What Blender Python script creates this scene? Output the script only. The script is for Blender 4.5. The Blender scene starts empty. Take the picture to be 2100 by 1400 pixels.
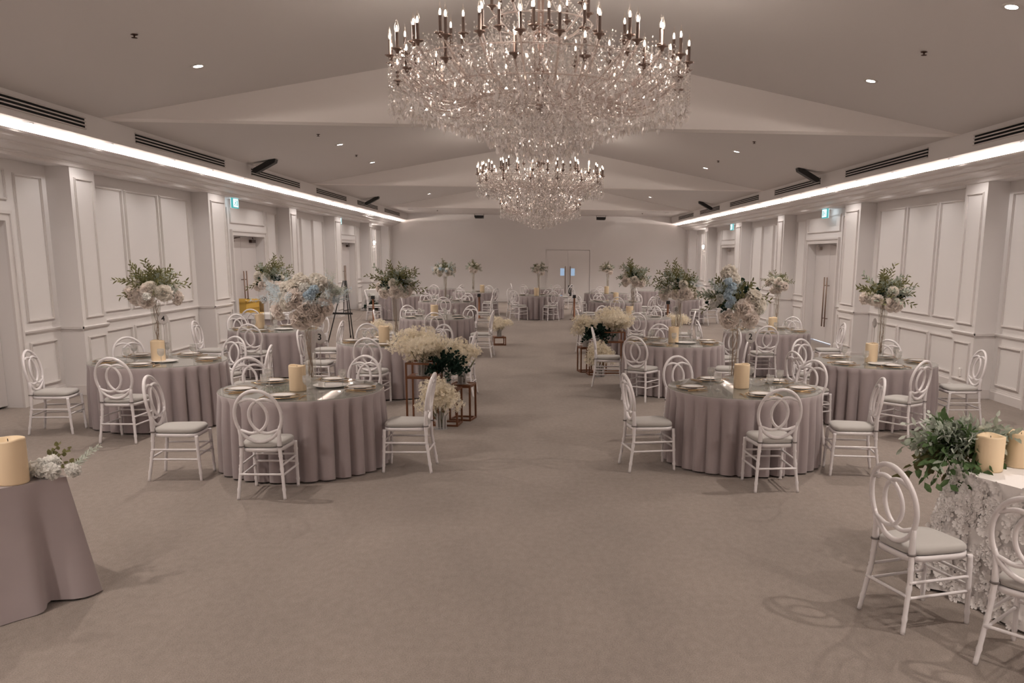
import bpy, math, random
import numpy as np
from mathutils import Matrix, Vector

random.seed(7)
sc = bpy.context.scene
COL = sc.collection
PI = math.pi

# ------------------------------------------------------------------ helpers
class MB:
    """collects shapes, links them as one mesh object"""
    def __init__(s):
        s.v = []; s.f = []; s.sm = []; s.mi = []; s.cur = 0
    def add(s, V, F, smooth=False):
        b = len(s.v)
        s.v.extend(tuple(map(float, p)) for p in V)
        for f in F:
            s.f.append(tuple(i + b for i in f)); s.sm.append(smooth); s.mi.append(s.cur)
        return s
    def box(s, x0, x1, y0, y1, z0, z1):
        V = [(x, y, z) for z in (z0, z1) for y in (y0, y1) for x in (x0, x1)]
        return s.add(V, [(0, 2, 3, 1), (4, 5, 7, 6), (0, 1, 5, 4), (2, 6, 7, 3), (0, 4, 6, 2), (1, 3, 7, 5)])
    def tube(s, pts, r, n=8, closed=False, caps=True, flat=None):
        P = np.array(pts, float); m = len(P)
        R = np.full(m, r, float) if np.isscalar(r) else np.array(r, float)
        T = np.zeros_like(P)
        for i in range(m):
            a = P[(i - 1) % m] if (closed or i > 0) else P[i]
            b = P[(i + 1) % m] if (closed or i < m - 1) else P[i]
            t = b - a; T[i] = t / (np.linalg.norm(t) + 1e-12)
        u = np.array((0, 0, 1.)) if flat is None else np.array(flat, float)
        if abs(u @ T[0]) > .95: u = np.array((0, 1., 0))
        V = []
        for i in range(m):
            if flat is not None: u = np.array(flat, float)
            u = u - T[i] * (u @ T[i]); u /= (np.linalg.norm(u) + 1e-12)
            w = np.cross(T[i], u)
            for k in range(n):
                a = 2 * PI * k / n
                V.append(P[i] + R[i] * (math.cos(a) * u + math.sin(a) * w))
        F = []
        for i in range(m if closed else m - 1):
            j = (i + 1) % m
            for k in range(n):
                l = (k + 1) % n
                F.append((i * n + k, i * n + l, j * n + l, j * n + k))
        s.add(V, F, True)
        if caps and not closed:
            b = len(s.v) - m * n
            s.f.append(tuple(b + k for k in range(n))[::-1]); s.sm.append(False); s.mi.append(s.cur)
            s.f.append(tuple(b + (m - 1) * n + k for k in range(n))); s.sm.append(False); s.mi.append(s.cur)
        return s
    def lathe(s, prof, n=24, c=(0, 0, 0), smooth=True, caps=False):
        m = len(prof); V = []
        for r, z in prof:
            for k in range(n):
                a = 2 * PI * k / n
                V.append((c[0] + r * math.cos(a), c[1] + r * math.sin(a), c[2] + z))
        F = []
        for i in range(m - 1):
            for k in range(n):
                l = (k + 1) % n
                F.append((i * n + k, i * n + l, (i + 1) * n + l, (i + 1) * n + k))
        if caps and prof[0][0] > 1e-4: F.append(tuple(range(n))[::-1])
        if caps and prof[-1][0] > 1e-4: F.append(tuple((m - 1) * n + k for k in range(n)))
        return s.add(V, F, smooth)
    def extrude_y(s, prof, y0, y1, smooth=False):
        """closed profile of (x, z) pushed along y"""
        n = len(prof)
        V = [(x, y0, z) for x, z in prof] + [(x, y1, z) for x, z in prof]
        F = [(i, (i + 1) % n, n + (i + 1) % n, n + i) for i in range(n)]
        F += [tuple(range(n))[::-1], tuple(range(n, 2 * n))]
        return s.add(V, F, smooth)
    def xf(s, M, start=0):
        for i in range(start, len(s.v)):
            s.v[i] = tuple(M @ Vector(s.v[i]))
        return s
    def mesh(s, name, mats):
        me = bpy.data.meshes.new(name)
        me.from_pydata(s.v, [], s.f)
        me.polygons.foreach_set('use_smooth', s.sm)
        for m in (mats if isinstance(mats, (list, tuple)) else [mats]): me.materials.append(m)
        if any(s.mi): me.polygons.foreach_set('material_index', s.mi)
        me.update()
        return me
    def build(s, name, mats, parent=None, loc=None):
        return inst(name, s.mesh(name, mats), parent, loc)

def fixn(me):
    import bmesh
    b = bmesh.new(); b.from_mesh(me); bmesh.ops.recalc_face_normals(b, faces=b.faces); b.to_mesh(me); b.free()
    return me

def inst(name, me, parent=None, loc=None, rot=None, scale=None):
    o = bpy.data.objects.new(name, me); COL.objects.link(o)
    if parent is not None: o.parent = parent
    if loc is not None: o.location = loc
    if rot is not None: o.rotation_euler = rot
    if scale is not None: o.scale = (scale,) * 3 if np.isscalar(scale) else scale
    return o

def tag(o, label, cat, group=None, kind=None):
    o['label'] = label; o['category'] = cat
    if group: o['group'] = group
    if kind: o['kind'] = kind
    return o

def thing(name, label, cat, loc=(0, 0, 0), rz=0, group=None):
    o = bpy.data.objects.new(name, None); COL.objects.link(o)
    o.location = loc; o.rotation_euler = (0, 0, rz); o.empty_display_size = .1
    return tag(o, label, cat, group)

def copy_tree(o, parent=None):
    c = o.copy(); COL.objects.link(c); c.parent = parent
    for ch in list(o.children): copy_tree(ch, c)
    return c

def struct(o):
    o['kind'] = 'structure'; return o

def beads(mb, p, q, sag, n, r, rng=None):
    """octahedral beads along a hanging curve"""
    p = np.array(p, float); q = np.array(q, float)
    for i in range(n):
        t = i / max(1, n - 1)
        c = p * (1 - t) + q * t; c[2] -= sag * 4 * t * (1 - t)
        octa(mb, c, r, r * 1.15)

OF = [(0, 2, 4), (2, 1, 4), (1, 3, 4), (3, 0, 4), (2, 0, 5), (1, 2, 5), (3, 1, 5), (0, 3, 5)]
def octa(mb, c, r, h, hd=None, a=0.0):
    hd = hd or h
    ca, sa = math.cos(a) * r, math.sin(a) * r
    x, y, z = c
    mb.add([(x + ca, y + sa, z), (x - ca, y - sa, z), (x - sa, y + ca, z), (x + sa, y - ca, z), (x, y, z + h), (x, y, z - hd)], OF)

# ------------------------------------------------------------------ materials
def srgb(r, g, b):
    f = lambda c: (c / 255 / 12.92) if c / 255 <= .04045 else ((c / 255 + .055) / 1.055) ** 2.4
    return (f(r), f(g), f(b), 1)

def nt(name):
    m = bpy.data.materials.new(name); m.use_nodes = True
    return m, m.node_tree.nodes, m.node_tree.links

def mat(name, col, rough=.6, metal=0, spec=.5, noise=None, bump=None, sheen=0, coat=0, trans=0):
    m, N, L = nt(name)
    p = N['Principled BSDF']
    p.inputs['Base Color'].default_value = (*col[:3], 1)
    p.inputs['Roughness'].default_value = rough
    p.inputs['Metallic'].default_value = metal
    p.inputs['Specular IOR Level'].default_value = spec
    if sheen: p.inputs['Sheen Weight'].default_value = sheen; p.inputs['Sheen Roughness'].default_value = .5
    if coat: p.inputs['Coat Weight'].default_value = coat; p.inputs['Coat Roughness'].default_value = .15
    if noise or bump:
        tc = N.new('ShaderNodeTexCoord')
    if noise:
        sca, amt = noise
        n = N.new('ShaderNodeTexNoise'); n.inputs['Scale'].default_value = sca; n.inputs['Detail'].default_value = 5
        L.new(tc.outputs['Object'], n.inputs['Vector'])
        r = N.new('ShaderNodeMapRange'); r.inputs['From Min'].default_value = .3; r.inputs['From Max'].default_value = .7
        r.inputs['To Min'].default_value = 1 - amt; r.inputs['To Max'].default_value = 1 + amt
        L.new(n.outputs['Fac'], r.inputs['Value'])
        h = N.new('ShaderNodeHueSaturation'); h.inputs['Color'].default_value = (*col[:3], 1)
        L.new(r.outputs['Result'], h.inputs['Value']); L.new(h.outputs['Color'], p.inputs['Base Color'])
    if bump:
        sca, st = bump
        n2 = N.new('ShaderNodeTexNoise'); n2.inputs['Scale'].default_value = sca; n2.inputs['Detail'].default_value = 3
        L.new(tc.outputs['Object'], n2.inputs['Vector'])
        bm = N.new('ShaderNodeBump'); bm.inputs['Strength'].default_value = st; bm.inputs['Distance'].default_value = .004
        L.new(n2.outputs['Fac'], bm.inputs['Height']); L.new(bm.outputs['Normal'], p.inputs['Normal'])
    return m

def emis(name, col, st, sampled=True):
    m, N, L = nt(name)
    N.remove(N['Principled BSDF'])
    e = N.new('ShaderNodeEmission'); e.inputs['Color'].default_value = (*col[:3], 1); e.inputs['Strength'].default_value = st
    L.new(e.outputs[0], N['Material Output'].inputs['Surface'])
    if not sampled: m.cycles.emission_sampling = 'NONE'
    return m

def glass(name, tint=(1, 1, 1), body=.0, bodycol=(.9, .88, .85), rough=.02, f0=.04, boost=1.0):
    """thin clear glass: see-through, stronger reflection at grazing angles, an optional milky body"""
    m, N, L = nt(name)
    N.remove(N['Principled BSDF'])
    t = N.new('ShaderNodeBsdfTransparent'); t.inputs['Color'].default_value = (*tint, 1)
    g = N.new('ShaderNodeBsdfGlossy'); g.inputs['Roughness'].default_value = rough; g.inputs['Color'].default_value = (1, 1, 1, 1)
    lw = N.new('ShaderNodeLayerWeight'); lw.inputs['Blend'].default_value = .5
    pw = N.new('ShaderNodeMath'); pw.operation = 'POWER'; pw.inputs[1].default_value = 5; L.new(lw.outputs['Facing'], pw.inputs[0])
    mu = N.new('ShaderNodeMath'); mu.operation = 'MULTIPLY_ADD'; mu.use_clamp = True; mu.inputs[1].default_value = (1 - f0) * boost; mu.inputs[2].default_value = f0
    L.new(pw.outputs[0], mu.inputs[0])
    mx = N.new('ShaderNodeMixShader')
    L.new(mu.outputs[0], mx.inputs['Fac']); L.new(t.outputs[0], mx.inputs[1]); L.new(g.outputs[0], mx.inputs[2])
    out = mx
    if body:
        d = N.new('ShaderNodeBsdfDiffuse'); d.inputs['Color'].default_value = (*bodycol, 1)
        tl = N.new('ShaderNodeBsdfTranslucent'); tl.inputs['Color'].default_value = (*bodycol, 1)
        m3 = N.new('ShaderNodeMixShader'); m3.inputs['Fac'].default_value = .45; L.new(d.outputs[0], m3.inputs[1]); L.new(tl.outputs[0], m3.inputs[2])
        m2 = N.new('ShaderNodeMixShader'); m2.inputs['Fac'].default_value = body
        L.new(mx.outputs[0], m2.inputs[1]); L.new(m3.outputs[0], m2.inputs[2]); out = m2
    L.new(out.outputs[0], N['Material Output'].inputs['Surface'])
    return m

def petal_mat(name, col, amt=.4, noise=None):
    """thin petal or leaf: diffuse with light passing through"""
    m, N, L = nt(name); N.remove(N['Principled BSDF'])
    d = N.new('ShaderNodeBsdfDiffuse'); d.inputs['Color'].default_value = (*col, 1)
    t = N.new('ShaderNodeBsdfTranslucent'); t.inputs['Color'].default_value = (*col, 1)
    mx = N.new('ShaderNodeMixShader'); mx.inputs['Fac'].default_value = amt
    if noise:
        tc = N.new('ShaderNodeTexCoord'); n = N.new('ShaderNodeTexNoise'); n.inputs['Scale'].default_value = noise[0]
        L.new(tc.outputs['Object'], n.inputs['Vector'])
        r = N.new('ShaderNodeMapRange'); r.inputs['From Min'].default_value = .3; r.inputs['From Max'].default_value = .7
        r.inputs['To Min'].default_value = 1 - noise[1]; r.inputs['To Max'].default_value = 1 + noise[1]; L.new(n.outputs['Fac'], r.inputs['Value'])
        h = N.new('ShaderNodeHueSaturation'); h.inputs['Color'].default_value = (*col, 1); L.new(r.outputs[0], h.inputs['Value'])
        L.new(h.outputs[0], d.inputs['Color']); L.new(h.outputs[0], t.inputs['Color'])
    L.new(d.outputs[0], mx.inputs[1]); L.new(t.outputs[0], mx.inputs[2]); L.new(mx.outputs[0], N['Material Output'].inputs['Surface'])
    return m

M = {}
M['wall'] = mat('warm white wall paint', (.77, .74, .73), .55, bump=(60, .04))
M['ceil'] = mat('matt ceiling paint', (.68, .65, .64), .9)
M['beam'] = mat('beam paint with light added', (.86, .82, .80), .8)  # paler than the walls: light falling on the beams is put into the colour
M['trim'] = mat('satin white trim', (.72, .68, .665), .32)
M['door'] = mat('painted door', (.66, .62, .61), .4)
M['linen'] = mat('mauve grey linen', (.37, .315, .318), .75, noise=(3, .04), bump=(420, .12), sheen=.25)
M['white_chair'] = mat('glossy white resin', (.80, .765, .775), .28, coat=.3)
M['cushion'] = mat('pale grey seat fabric', (.44, .42, .40), .7, bump=(300, .15), sheen=.2)
M['strap'] = mat('grey tie strap', (.16, .14, .135), .7)
M['porcelain'] = mat('white porcelain', (.82, .79, .77), .15)
M['gold'] = mat('brushed gold', (.62, .40, .20), .28, metal=1)
M['copper'] = mat('copper frame', (.24, .105, .055), .4, metal=.6)
M['steel'] = mat('brushed steel', (.50, .45, .42), .3, metal=1)
M['bronze'] = mat('brown bronze handle', (.26, .18, .14), .4, metal=.6)
M['dark_metal'] = mat('dark bronze', (.09, .055, .045), .35, metal=.8)
M['black'] = mat('matt black', (.012, .011, .011), .5)
M['slot'] = mat('vent darkness', (.004, .004, .004), .9)
M['vent'] = mat('vent enamel', (.62, .58, .56), .45)
M['wax'] = mat('ivory candle wax', (.80, .63, .42), .5)
M['willow'] = mat('curly willow', (.27, .17, .10), .7)
M['stem'] = mat('flower stem', (.16, .17, .08), .7)
M['leaf'] = petal_mat('olive leaf', (.185, .18, .085), .3, (25, .3))
M['leaf_dusty'] = petal_mat('dusty eucalyptus leaf', (.36, .40, .33), .3, (20, .2))
M['leaf_dark'] = petal_mat('deep green leaf', (.022, .042, .032), .15, (20, .3))
M['leaf_green'] = petal_mat('fresh green leaf', (.12, .19, .085), .35, (20, .3))
M['leaf_pale'] = petal_mat('pale sage leaf', (.60, .64, .57), .3, (20, .1))
M['blush'] = petal_mat('blush petal', (.97, .905, .86), .5)
M['ivory'] = petal_mat('ivory petal', (.92, .88, .82), .45)
M['white_petal'] = petal_mat('white petal', (.93, .92, .89), .45)
M['cream_blossom'] = petal_mat('cream blossom', (.90, .835, .71), .45, (14, .10))
M['blue_petal'] = petal_mat('powder blue petal', (.62, .73, .81), .4)
M['blue_fern'] = petal_mat('pale blue fern', (.72, .81, .86), .4)
M['vase'] = glass('vase glass', (.97, .97, .96), .05, boost=.8)
M['goblet'] = glass('goblet glass', (.96, .96, .955), .15, boost=1.3, f0=.16)
M['top'] = glass('table glass', (.92, .935, .91), .20, (.44, .44, .41), .02, .045)
M['acrylic'] = glass('frosted acrylic', (.95, .95, .95), .70, (.80, .77, .76))
M['crystal'] = glass('cut crystal', (.95, .93, .92), .15, (.93, .89, .87), .03, .32)
M['arm_glass'] = glass('glass arm', (.93, .88, .86), .30, (.80, .70, .66), .05, .12)
M['nickel'] = mat('rose nickel', (.30, .22, .19), .25, metal=.9)
M['bulb_glass'] = glass('bulb glass', (1, .97, .94), .0, boost=.8, f0=.06)
M['filament'] = emis('candle bulb filament', (1, .84, .70), 9, False)
M['led'] = emis('warm led strip', (1, .86, .76), 46.0)
M['lamp'] = emis('downlight lens', (1, .94, .88), 9, False)
M['exit_white'] = emis('exit sign white', (.80, .95, 1), .75)
M['exit_green'] = emis('exit sign green', (.12, .50, .50), .34, False)
M['daylight'] = emis('daylight under the door', (.70, .80, 1), 1.2)
M['daypane'] = emis('daylit pane', (.50, .66, .88), .24, False)
M['sconce_bulb'] = emis('sconce bulb', (1, .92, .85), 12, False)
M['ink'] = mat('black ink', (.01, .01, .01), .6)
M['white_lace'] = mat('white lace cloth', (.84, .805, .79), .75, bump=(200, .2))
M['runner'] = mat('white runner', (.76, .735, .73), .7)
M['box_gold'] = mat('mirror gold acrylic', (.83, .55, .14), .08, metal=1)

# carpet: taupe loop pile with soft mottling
def carpet():
    m, N, L = nt('taupe carpet'); p = N['Principled BSDF']
    p.inputs['Roughness'].default_value = .95; p.inputs['Specular IOR Level'].default_value = .1
    p.inputs['Sheen Weight'].default_value = .15
    tc = N.new('ShaderNodeTexCoord')
    def nz(s, d, y=1.0):
        mp = N.new('ShaderNodeMapping'); mp.inputs['Scale'].default_value = (1, y, 1)
        L.new(tc.outputs['Object'], mp.inputs['Vector'])
        n = N.new('ShaderNodeTexNoise'); n.inputs['Scale'].default_value = s; n.inputs['Detail'].default_value = d
        L.new(mp.outputs[0], n.inputs['Vector']); return n
    a = nz(1.3, 5, .45); b = nz(22, 5, .6); c = nz(140, 2)
    def rng(n, lo, hi):
        r = N.new('ShaderNodeMapRange'); r.inputs['From Min'].default_value = .3; r.inputs['From Max'].default_value = .7
        r.inputs['To Min'].default_value = lo; r.inputs['To Max'].default_value = hi
        L.new(n.outputs['Fac'], r.inputs['Value']); return r
    ra, rb, rc = rng(a, .90, 1.10), rng(b, .91, 1.09), rng(c, .78, 1.22)
    m1 = N.new('ShaderNodeMath'); m1.operation = 'MULTIPLY'; L.new(ra.outputs[0], m1.inputs[0]); L.new(rb.outputs[0], m1.inputs[1])
    m2 = N.new('ShaderNodeMath'); m2.operation = 'MULTIPLY'; L.new(m1.outputs[0], m2.inputs[0]); L.new(rc.outputs[0], m2.inputs[1])
    h = N.new('ShaderNodeHueSaturation'); h.inputs['Color'].default_value = (.258, .216, .190, 1)
    L.new(m2.outputs[0], h.inputs['Value']); L.new(h.outputs[0], p.inputs['Base Color'])
    bm = N.new('ShaderNodeBump'); bm.inputs['Strength'].default_value = .35; bm.inputs['Distance'].default_value = .006
    L.new(c.outputs['Fac'], bm.inputs['Height']); L.new(bm.outputs[0], p.inputs['Normal'])
    return m
M['carpet'] = carpet()

# ------------------------------------------------------------------ camera
cam = bpy.data.cameras.new('camera'); co = bpy.data.objects.new('camera', cam); COL.objects.link(co)
cam.sensor_width = 36; cam.lens = 1805.7 / 2100 * 36
cam.shift_x = -(1194.9 - 1050) / 2100; cam.shift_y = (872 - 700) / 2100
Rm = Matrix(((.9988116, -.0025935, -.0486683), (-.047294, .1896491, -.9807122), (.0117733, .9818485, .1893011)))
co.matrix_world = Matrix.Translation((0, 0, 2.07)) @ Rm.to_4x4()
cam.clip_end = 200
sc.camera = co

# ------------------------------------------------------------------ setting
Y0, Y1 = -4.0, 40.0
XW, XB, XO = 6.52, 6.85, 7.75
EAVE, RIDGE, BX, SOFF = 3.785, 4.877, 5.84, 3.51
struct(MB().box(-8, 8, Y0 - .3, Y1 + .3, -.2, 0).build('floor', M['carpet']))
NICHES = [(-8.1, -3.3), (2.78, 7.28), (13.65, 18.15), (24.55, 28.95), (35.30, 39.10)]
ALCOVES = [(-2.7, 2.1), (8.2, 12.96), (19.1, 23.87), (29.88, 34.75)]
DOORS = [(-.3, 1), (10.74, 2), (21.5, 3), (32.35, 4)]
HOLE = 1.12

def ceil_z(x): return RIDGE - (RIDGE - EAVE) / BX * abs(x)
c = MB()
t = .15
c.extrude_y([(-BX, EAVE), (0, RIDGE), (BX, EAVE), (BX, EAVE + t), (0, RIDGE + t), (-BX, EAVE + t)], Y0, 34.4)
c.box(-BX, BX, 34.6, Y1, EAVE, EAVE + t)
struct(inst('ceiling', fixn(c.mesh('ceiling', M['ceil']))))
for i, (y, th) in enumerate(((12.53, .3), (23.5, .3), (34.4, .2))):
    b = MB(); b.extrude_y([(-BX, EAVE), (0, EAVE), (BX, EAVE), (0, RIDGE)], y, y + th)
    o = struct(inst('ceiling_beam', fixn(b.mesh('ceiling_beam', M['beam']))))
struct(MB().box(-8, 8, Y0 - .3, Y0, 0, 5.2).build('wall_front', M['wall']))

def rect_frame(mb, side, x, y0, y1, z0, z1, w=.035, d=.016):
    """picture-frame moulding on a wall plane x (side -1 left wall, +1 right wall)"""
    a, b = (x - d, x) if side > 0 else (x, x + d)
    a2, b2 = (x - d * 1.9, x) if side > 0 else (x, x + d * 1.9)
    mb.box(a, b, y0, y1, z0, z0 + w); mb.box(a, b, y0, y1, z1 - w, z1)
    mb.box(a, b, y0, y0 + w, z0 + w, z1 - w); mb.box(a, b, y1 - w, y1, z0 + w, z1 - w)
    i = w * .35; j = w * .7
    mb.box(a2, b2, y0 + i, y1 - i, z0 + i, z0 + j); mb.box(a2, b2, y0 + i, y1 - i, z1 - j, z1 - i)
    mb.box(a2, b2, y0 + i, y0 + j, z0 + j, z1 - j); mb.box(a2, b2, y1 - j, y1 - i, z0 + j, z1 - j)

def rail(mb, side, x, y0, y1):
    """chair rail profile along y on plane x"""
    pr = [(0, .935), (.012, .94), (.016, .955), (.03, .962), (.036, .985), (.03, .992), (0, .995)]
    mb.extrude_y([(x - side * px, z) for px, z in pr], y0, y1)

def skirt(mb, side, x, y0, y1):
    pr = [(0, 0), (.022, 0), (.022, .12), (.012, .135), (.010, .15), (0, .152)]
    mb.extrude_y([(x - side * px, z) for px, z in pr], y0, y1)

for side, nm in ((-1, 'left'), (1, 'right')):
    S = side
    def bx(mb, xa, xb, *r): mb.box(*(sorted((S * xa, S * xb))), *r)
    w = MB()
    rec = sorted(NICHES + ALCOVES)
    y = Y0 - .3
    solid = []
    for a, b in rec:
        a, b = max(a, Y0 - .3), b
        if b <= Y0: continue
        if a > y: solid.append((y, a))
        y = b
    solid.append((y, Y1 + .3))
    for a, b in solid: bx(w, XW, XO, a, b, 0, 3.2)
    bx(w, XW, XO, Y0 - .3, Y1 + .3, 3.2, 4.1)
    for a, b in NICHES:
        if b > Y0: bx(w, XB, XO, max(a, Y0 - .3), b, 0, 3.2)
    for (a, b), (yc, n) in zip(ALCOVES, DOORS):
        bx(w, XB, XO, a, yc - HOLE, 0, 3.2); bx(w, XB, XO, yc + HOLE, b, 0, 3.2)
        bx(w, XB, XO, yc - HOLE, yc + HOLE, 2.42, 3.2)
        bx(w, 7.14, XO, yc - HOLE, yc + HOLE, .03, 2.42)
    wall = struct(w.build('wall_' + nm, M['wall']))
    # mouldings, chair rail, skirting
    pm = MB(); cr = MB(); sk = MB()
    for a, b in NICHES:
        if b < Y0: continue
        n = 3; g = .10; L = (b - a - .5 - g * (n - 1)) / n
        for k in range(n):
            q = a + .25 + k * (L + g)
            rect_frame(pm, S, S * XB, q, q + L, 1.10, 3.04)
            rect_frame(pm, S, S * XB, q, q + L, .22, .83)
        rail(cr, S, S * XB, a, b); skirt(sk, S, S * XB, a, b)
    for (a, b), (yc, n) in zip(ALCOVES, DOORS):
        for p, q in ((a + .14, yc - 1.42), (yc + 1.42, b - .14)):
            rect_frame(pm, S, S * XB, p, q, 1.10, 3.04); rect_frame(pm, S, S * XB, p, q, .22, .83)
        rect_frame(pm, S, S * XB, yc - 1.24, yc + 1.24, 2.68, 3.08)
        for p, q in ((a, yc - 1.26), (yc + 1.26, b)):
            rail(cr, S, S * XB, p, q); skirt(sk, S, S * XB, p, q)
    for a, b in solid:
        if b < Y0 + .2: continue
        rail(cr, S, S * XW, a - .03, b + .03); skirt(sk, S, S * XW, a - .02, b + .02)
        for yy, d in ((a, -1), (b, 1)):     # returns of the pilaster sides
            x0, x1 = sorted((S * (XW - .02), S * XB))
            y0_, y1_ = sorted((yy, yy + d * .03))
            if Y0 < yy < Y1:
                cr.box(x0, x1, y0_, y1_, .955, .99); sk.box(x0, x1, *sorted((yy, yy + d * .018)), 0, .14)
        rect_frame(pm, S, S * XW, a + .09, b - .09, 1.10, 3.06, .03, .014)
        rect_frame(pm, S, S * XW, a + .09, b - .09, .24, .84, .03, .014)
    fixn(pm.mesh('panel_moulding_' + nm, M['trim'])); inst('panel_moulding', bpy.data.meshes['panel_moulding_' + nm], wall)
    fixn(cr.mesh('chair_rail_' + nm, M['trim'])); inst('chair_rail', bpy.data.meshes['chair_rail_' + nm], wall)
    struct(inst('baseboard_' + nm, fixn(sk.mesh('baseboard_' + nm, M['trim']))))
    # cornice with hidden cove light
    pr = [(6.52, 3.20), (6.50, 3.20), (6.485, 3.235), (6.46, 3.25), (6.46, 3.262), (6.41, 3.275), (6.34, 3.30), (6.31, 3.325),
          (6.31, 3.34), (6.25, 3.35), (6.19, 3.372), (6.165, 3.40), (6.13, 3.408), (6.105, 3.412), (6.095, 3.44), (6.115, 3.44), (6.125, 3.425), (6.52, 3.425)]
    n_ = {-1: 1, 1: 2}[S]
    cc = MB(); cc.extrude_y([(S * x, z) for x, z in pr], Y0, Y1)
    cor = struct(inst('trim_%d' % n_, fixn(cc.mesh('cornice_' + nm, M['trim']))))
    st = MB(); bx(st, 6.30, 6.40, Y0 + .02, Y1 - .02, 3.428, 3.436)
    st.build('light_strip', M['led'], cor)
    bh = MB(); bx(bh, BX, XW + .2, Y0, Y1, SOFF, EAVE + .3)
    struct(bh.build('trim_%d' % (n_ + 2), M['wall']))
    # doors
    for (yc, n) in DOORS:
        if yc < 5: continue
        d = MB()
        x0, x1 = sorted((S * 6.80, S * 6.85)); f = S * 6.85
        xa, xb = sorted((f, f - S * .035)); xc, xd = sorted((f, f - S * .055))
        for s2 in (-1, 1):
            d.box(xa, xb, *sorted((yc + s2 * HOLE, yc + s2 * (HOLE + .09))), 0, 2.42)
            d.box(xc, xd, *sorted((yc + s2 * (HOLE + .09), yc + s2 * (HOLE + .13))), 0, 2.51)
        d.box(xa, xb, yc - HOLE - .09, yc + HOLE + .09, 2.42, 2.51); d.box(xc, xd, yc - HOLE - .13, yc + HOLE + .13, 2.51, 2.55)
        dn = 'door_%d' % ((n - 1) * 2 + (0 if S < 0 else 1) - 1)
        root = struct(d.build(dn, M['trim']))
        for k, s2 in enumerate((-1, 1)):
            ya, yb = sorted((yc + s2 * .004, yc + s2 * (HOLE - .006)))
            lf = MB(); bx(lf, 7.04, 7.09, ya, yb, .03, 2.415)
            leaf = lf.build('door_leaf', M['door'], root)
            h = MB(); hx = S * 6.97; hy = yc + s2 * .10
            h.tube([(hx, hy, .42), (hx, hy, 1.62)], .016, 10)
            for hz in (.62, 1.42): h.tube([(hx, hy, hz), (S * 7.042, hy, hz)], .010, 8)
            h.build('handle', M['bronze'], leaf)
            k2 = MB(); bx(k2, 6.97, 7.04, *sorted((yc + s2 * .62, yc + s2 * .92)), 2.28, 2.35)
            k2.tube([(S * 6.96, yc + s2 * .70, 2.365), (S * 6.90, yc + s2 * .45, 2.39)], .012, 6)
            k2.build('door_closer', M['dark_metal'] if S < 0 else M['steel'], leaf)
        if S > 0 and n == 3:
            gp = MB(); bx(gp, 7.11, 7.12, yc - HOLE, yc + HOLE, .002, .032); gp.build('daylight_gap', M['daylight'], root)

# end wall with double door
EX0, EX1, EZ = .245, 2.22, 2.31
w = MB()
w.box(-8, EX0, Y1, Y1 + .3, 0, 5.2); w.box(EX1, 8, Y1, Y1 + .3, 0, 5.2); w.box(EX0, EX1, Y1, Y1 + .3, EZ, 5.2)
w.box(EX0, EX1, Y1 + .2, Y1 + .3, 0, EZ)
struct(w.build('wall_back', M['wall']))
s_ = MB(); s_.box(-6.52, EX0, Y1 - .02, Y1, 0, .14); s_.box(EX1, 6.52, Y1 - .02, Y1, 0, .14)
struct(s_.build('baseboard_back', M['trim']))
root = bpy.data.objects.new('door_7', None); COL.objects.link(root); struct(root)
for s2, (a, b) in ((-1, (EX0 + .01, 1.228)), (1, (1.238, EX1 - .01))):
    lf = MB()
    wx0, wx1 = (.90, 1.085) if s2 < 0 else (1.375, 1.55)
    lf.box(a, wx0, Y1 + .04, Y1 + .09, .01, EZ - .01); lf.box(wx1, b, Y1 + .04, Y1 + .09, .01, EZ - .01)
    lf.box(wx0, wx1, Y1 + .04, Y1 + .09, .01, 1.175); lf.box(wx0, wx1, Y1 + .04, Y1 + .09, 1.50, EZ - .01)
    leaf = lf.build('door_leaf', M['wall'], root)
    MB().box(wx0, wx1, Y1 + .06, Y1 + .07, 1.175, 1.50).build('window_pane', M['daypane'], leaf)
    h = MB(); hx = 1.233 + s2 * .108
    h.tube([(hx, Y1 - .03, .38), (hx, Y1 - .03, 1.59)], .016, 8)
    for hz in (.5, 1.45): h.tube([(hx, Y1 - .03, hz), (hx, Y1 + .05, hz)], .01, 6)
    h.build('handle', M['bronze'], leaf)

# ------------------------------------------------------------------ ceiling fixtures and lamps
ORD = ['first', 'second', 'third', 'fourth', 'fifth', 'sixth', 'seventh', 'eighth', 'ninth', 'tenth', 'eleventh', 'twelfth', 'thirteenth', 'fourteenth', 'fifteenth', 'sixteenth', 'seventeenth', 'eighteenth']
def spot(loc, power, size=110, blend=.7, rad=.04, col=(1, .89, .80), parent=None, rot=(0, 0, 0)):
    l = bpy.data.lights.new('lamp', 'SPOT'); l.energy = power; l.spot_size = math.radians(size); l.spot_blend = blend
    l.shadow_soft_size = rad; l.color = col
    o = bpy.data.objects.new('lamp', l); COL.objects.link(o); o.location = loc; o.rotation_euler = rot
    if parent is not None: o.parent = parent
    return o
def point(loc, power, rad=.05, col=(1, .87, .76), parent=None):
    l = bpy.data.lights.new('lamp', 'POINT'); l.energy = power; l.shadow_soft_size = rad; l.color = col
    o = bpy.data.objects.new('lamp', l); COL.objects.link(o); o.location = loc
    if parent is not None: o.parent = parent
    return o

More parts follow.
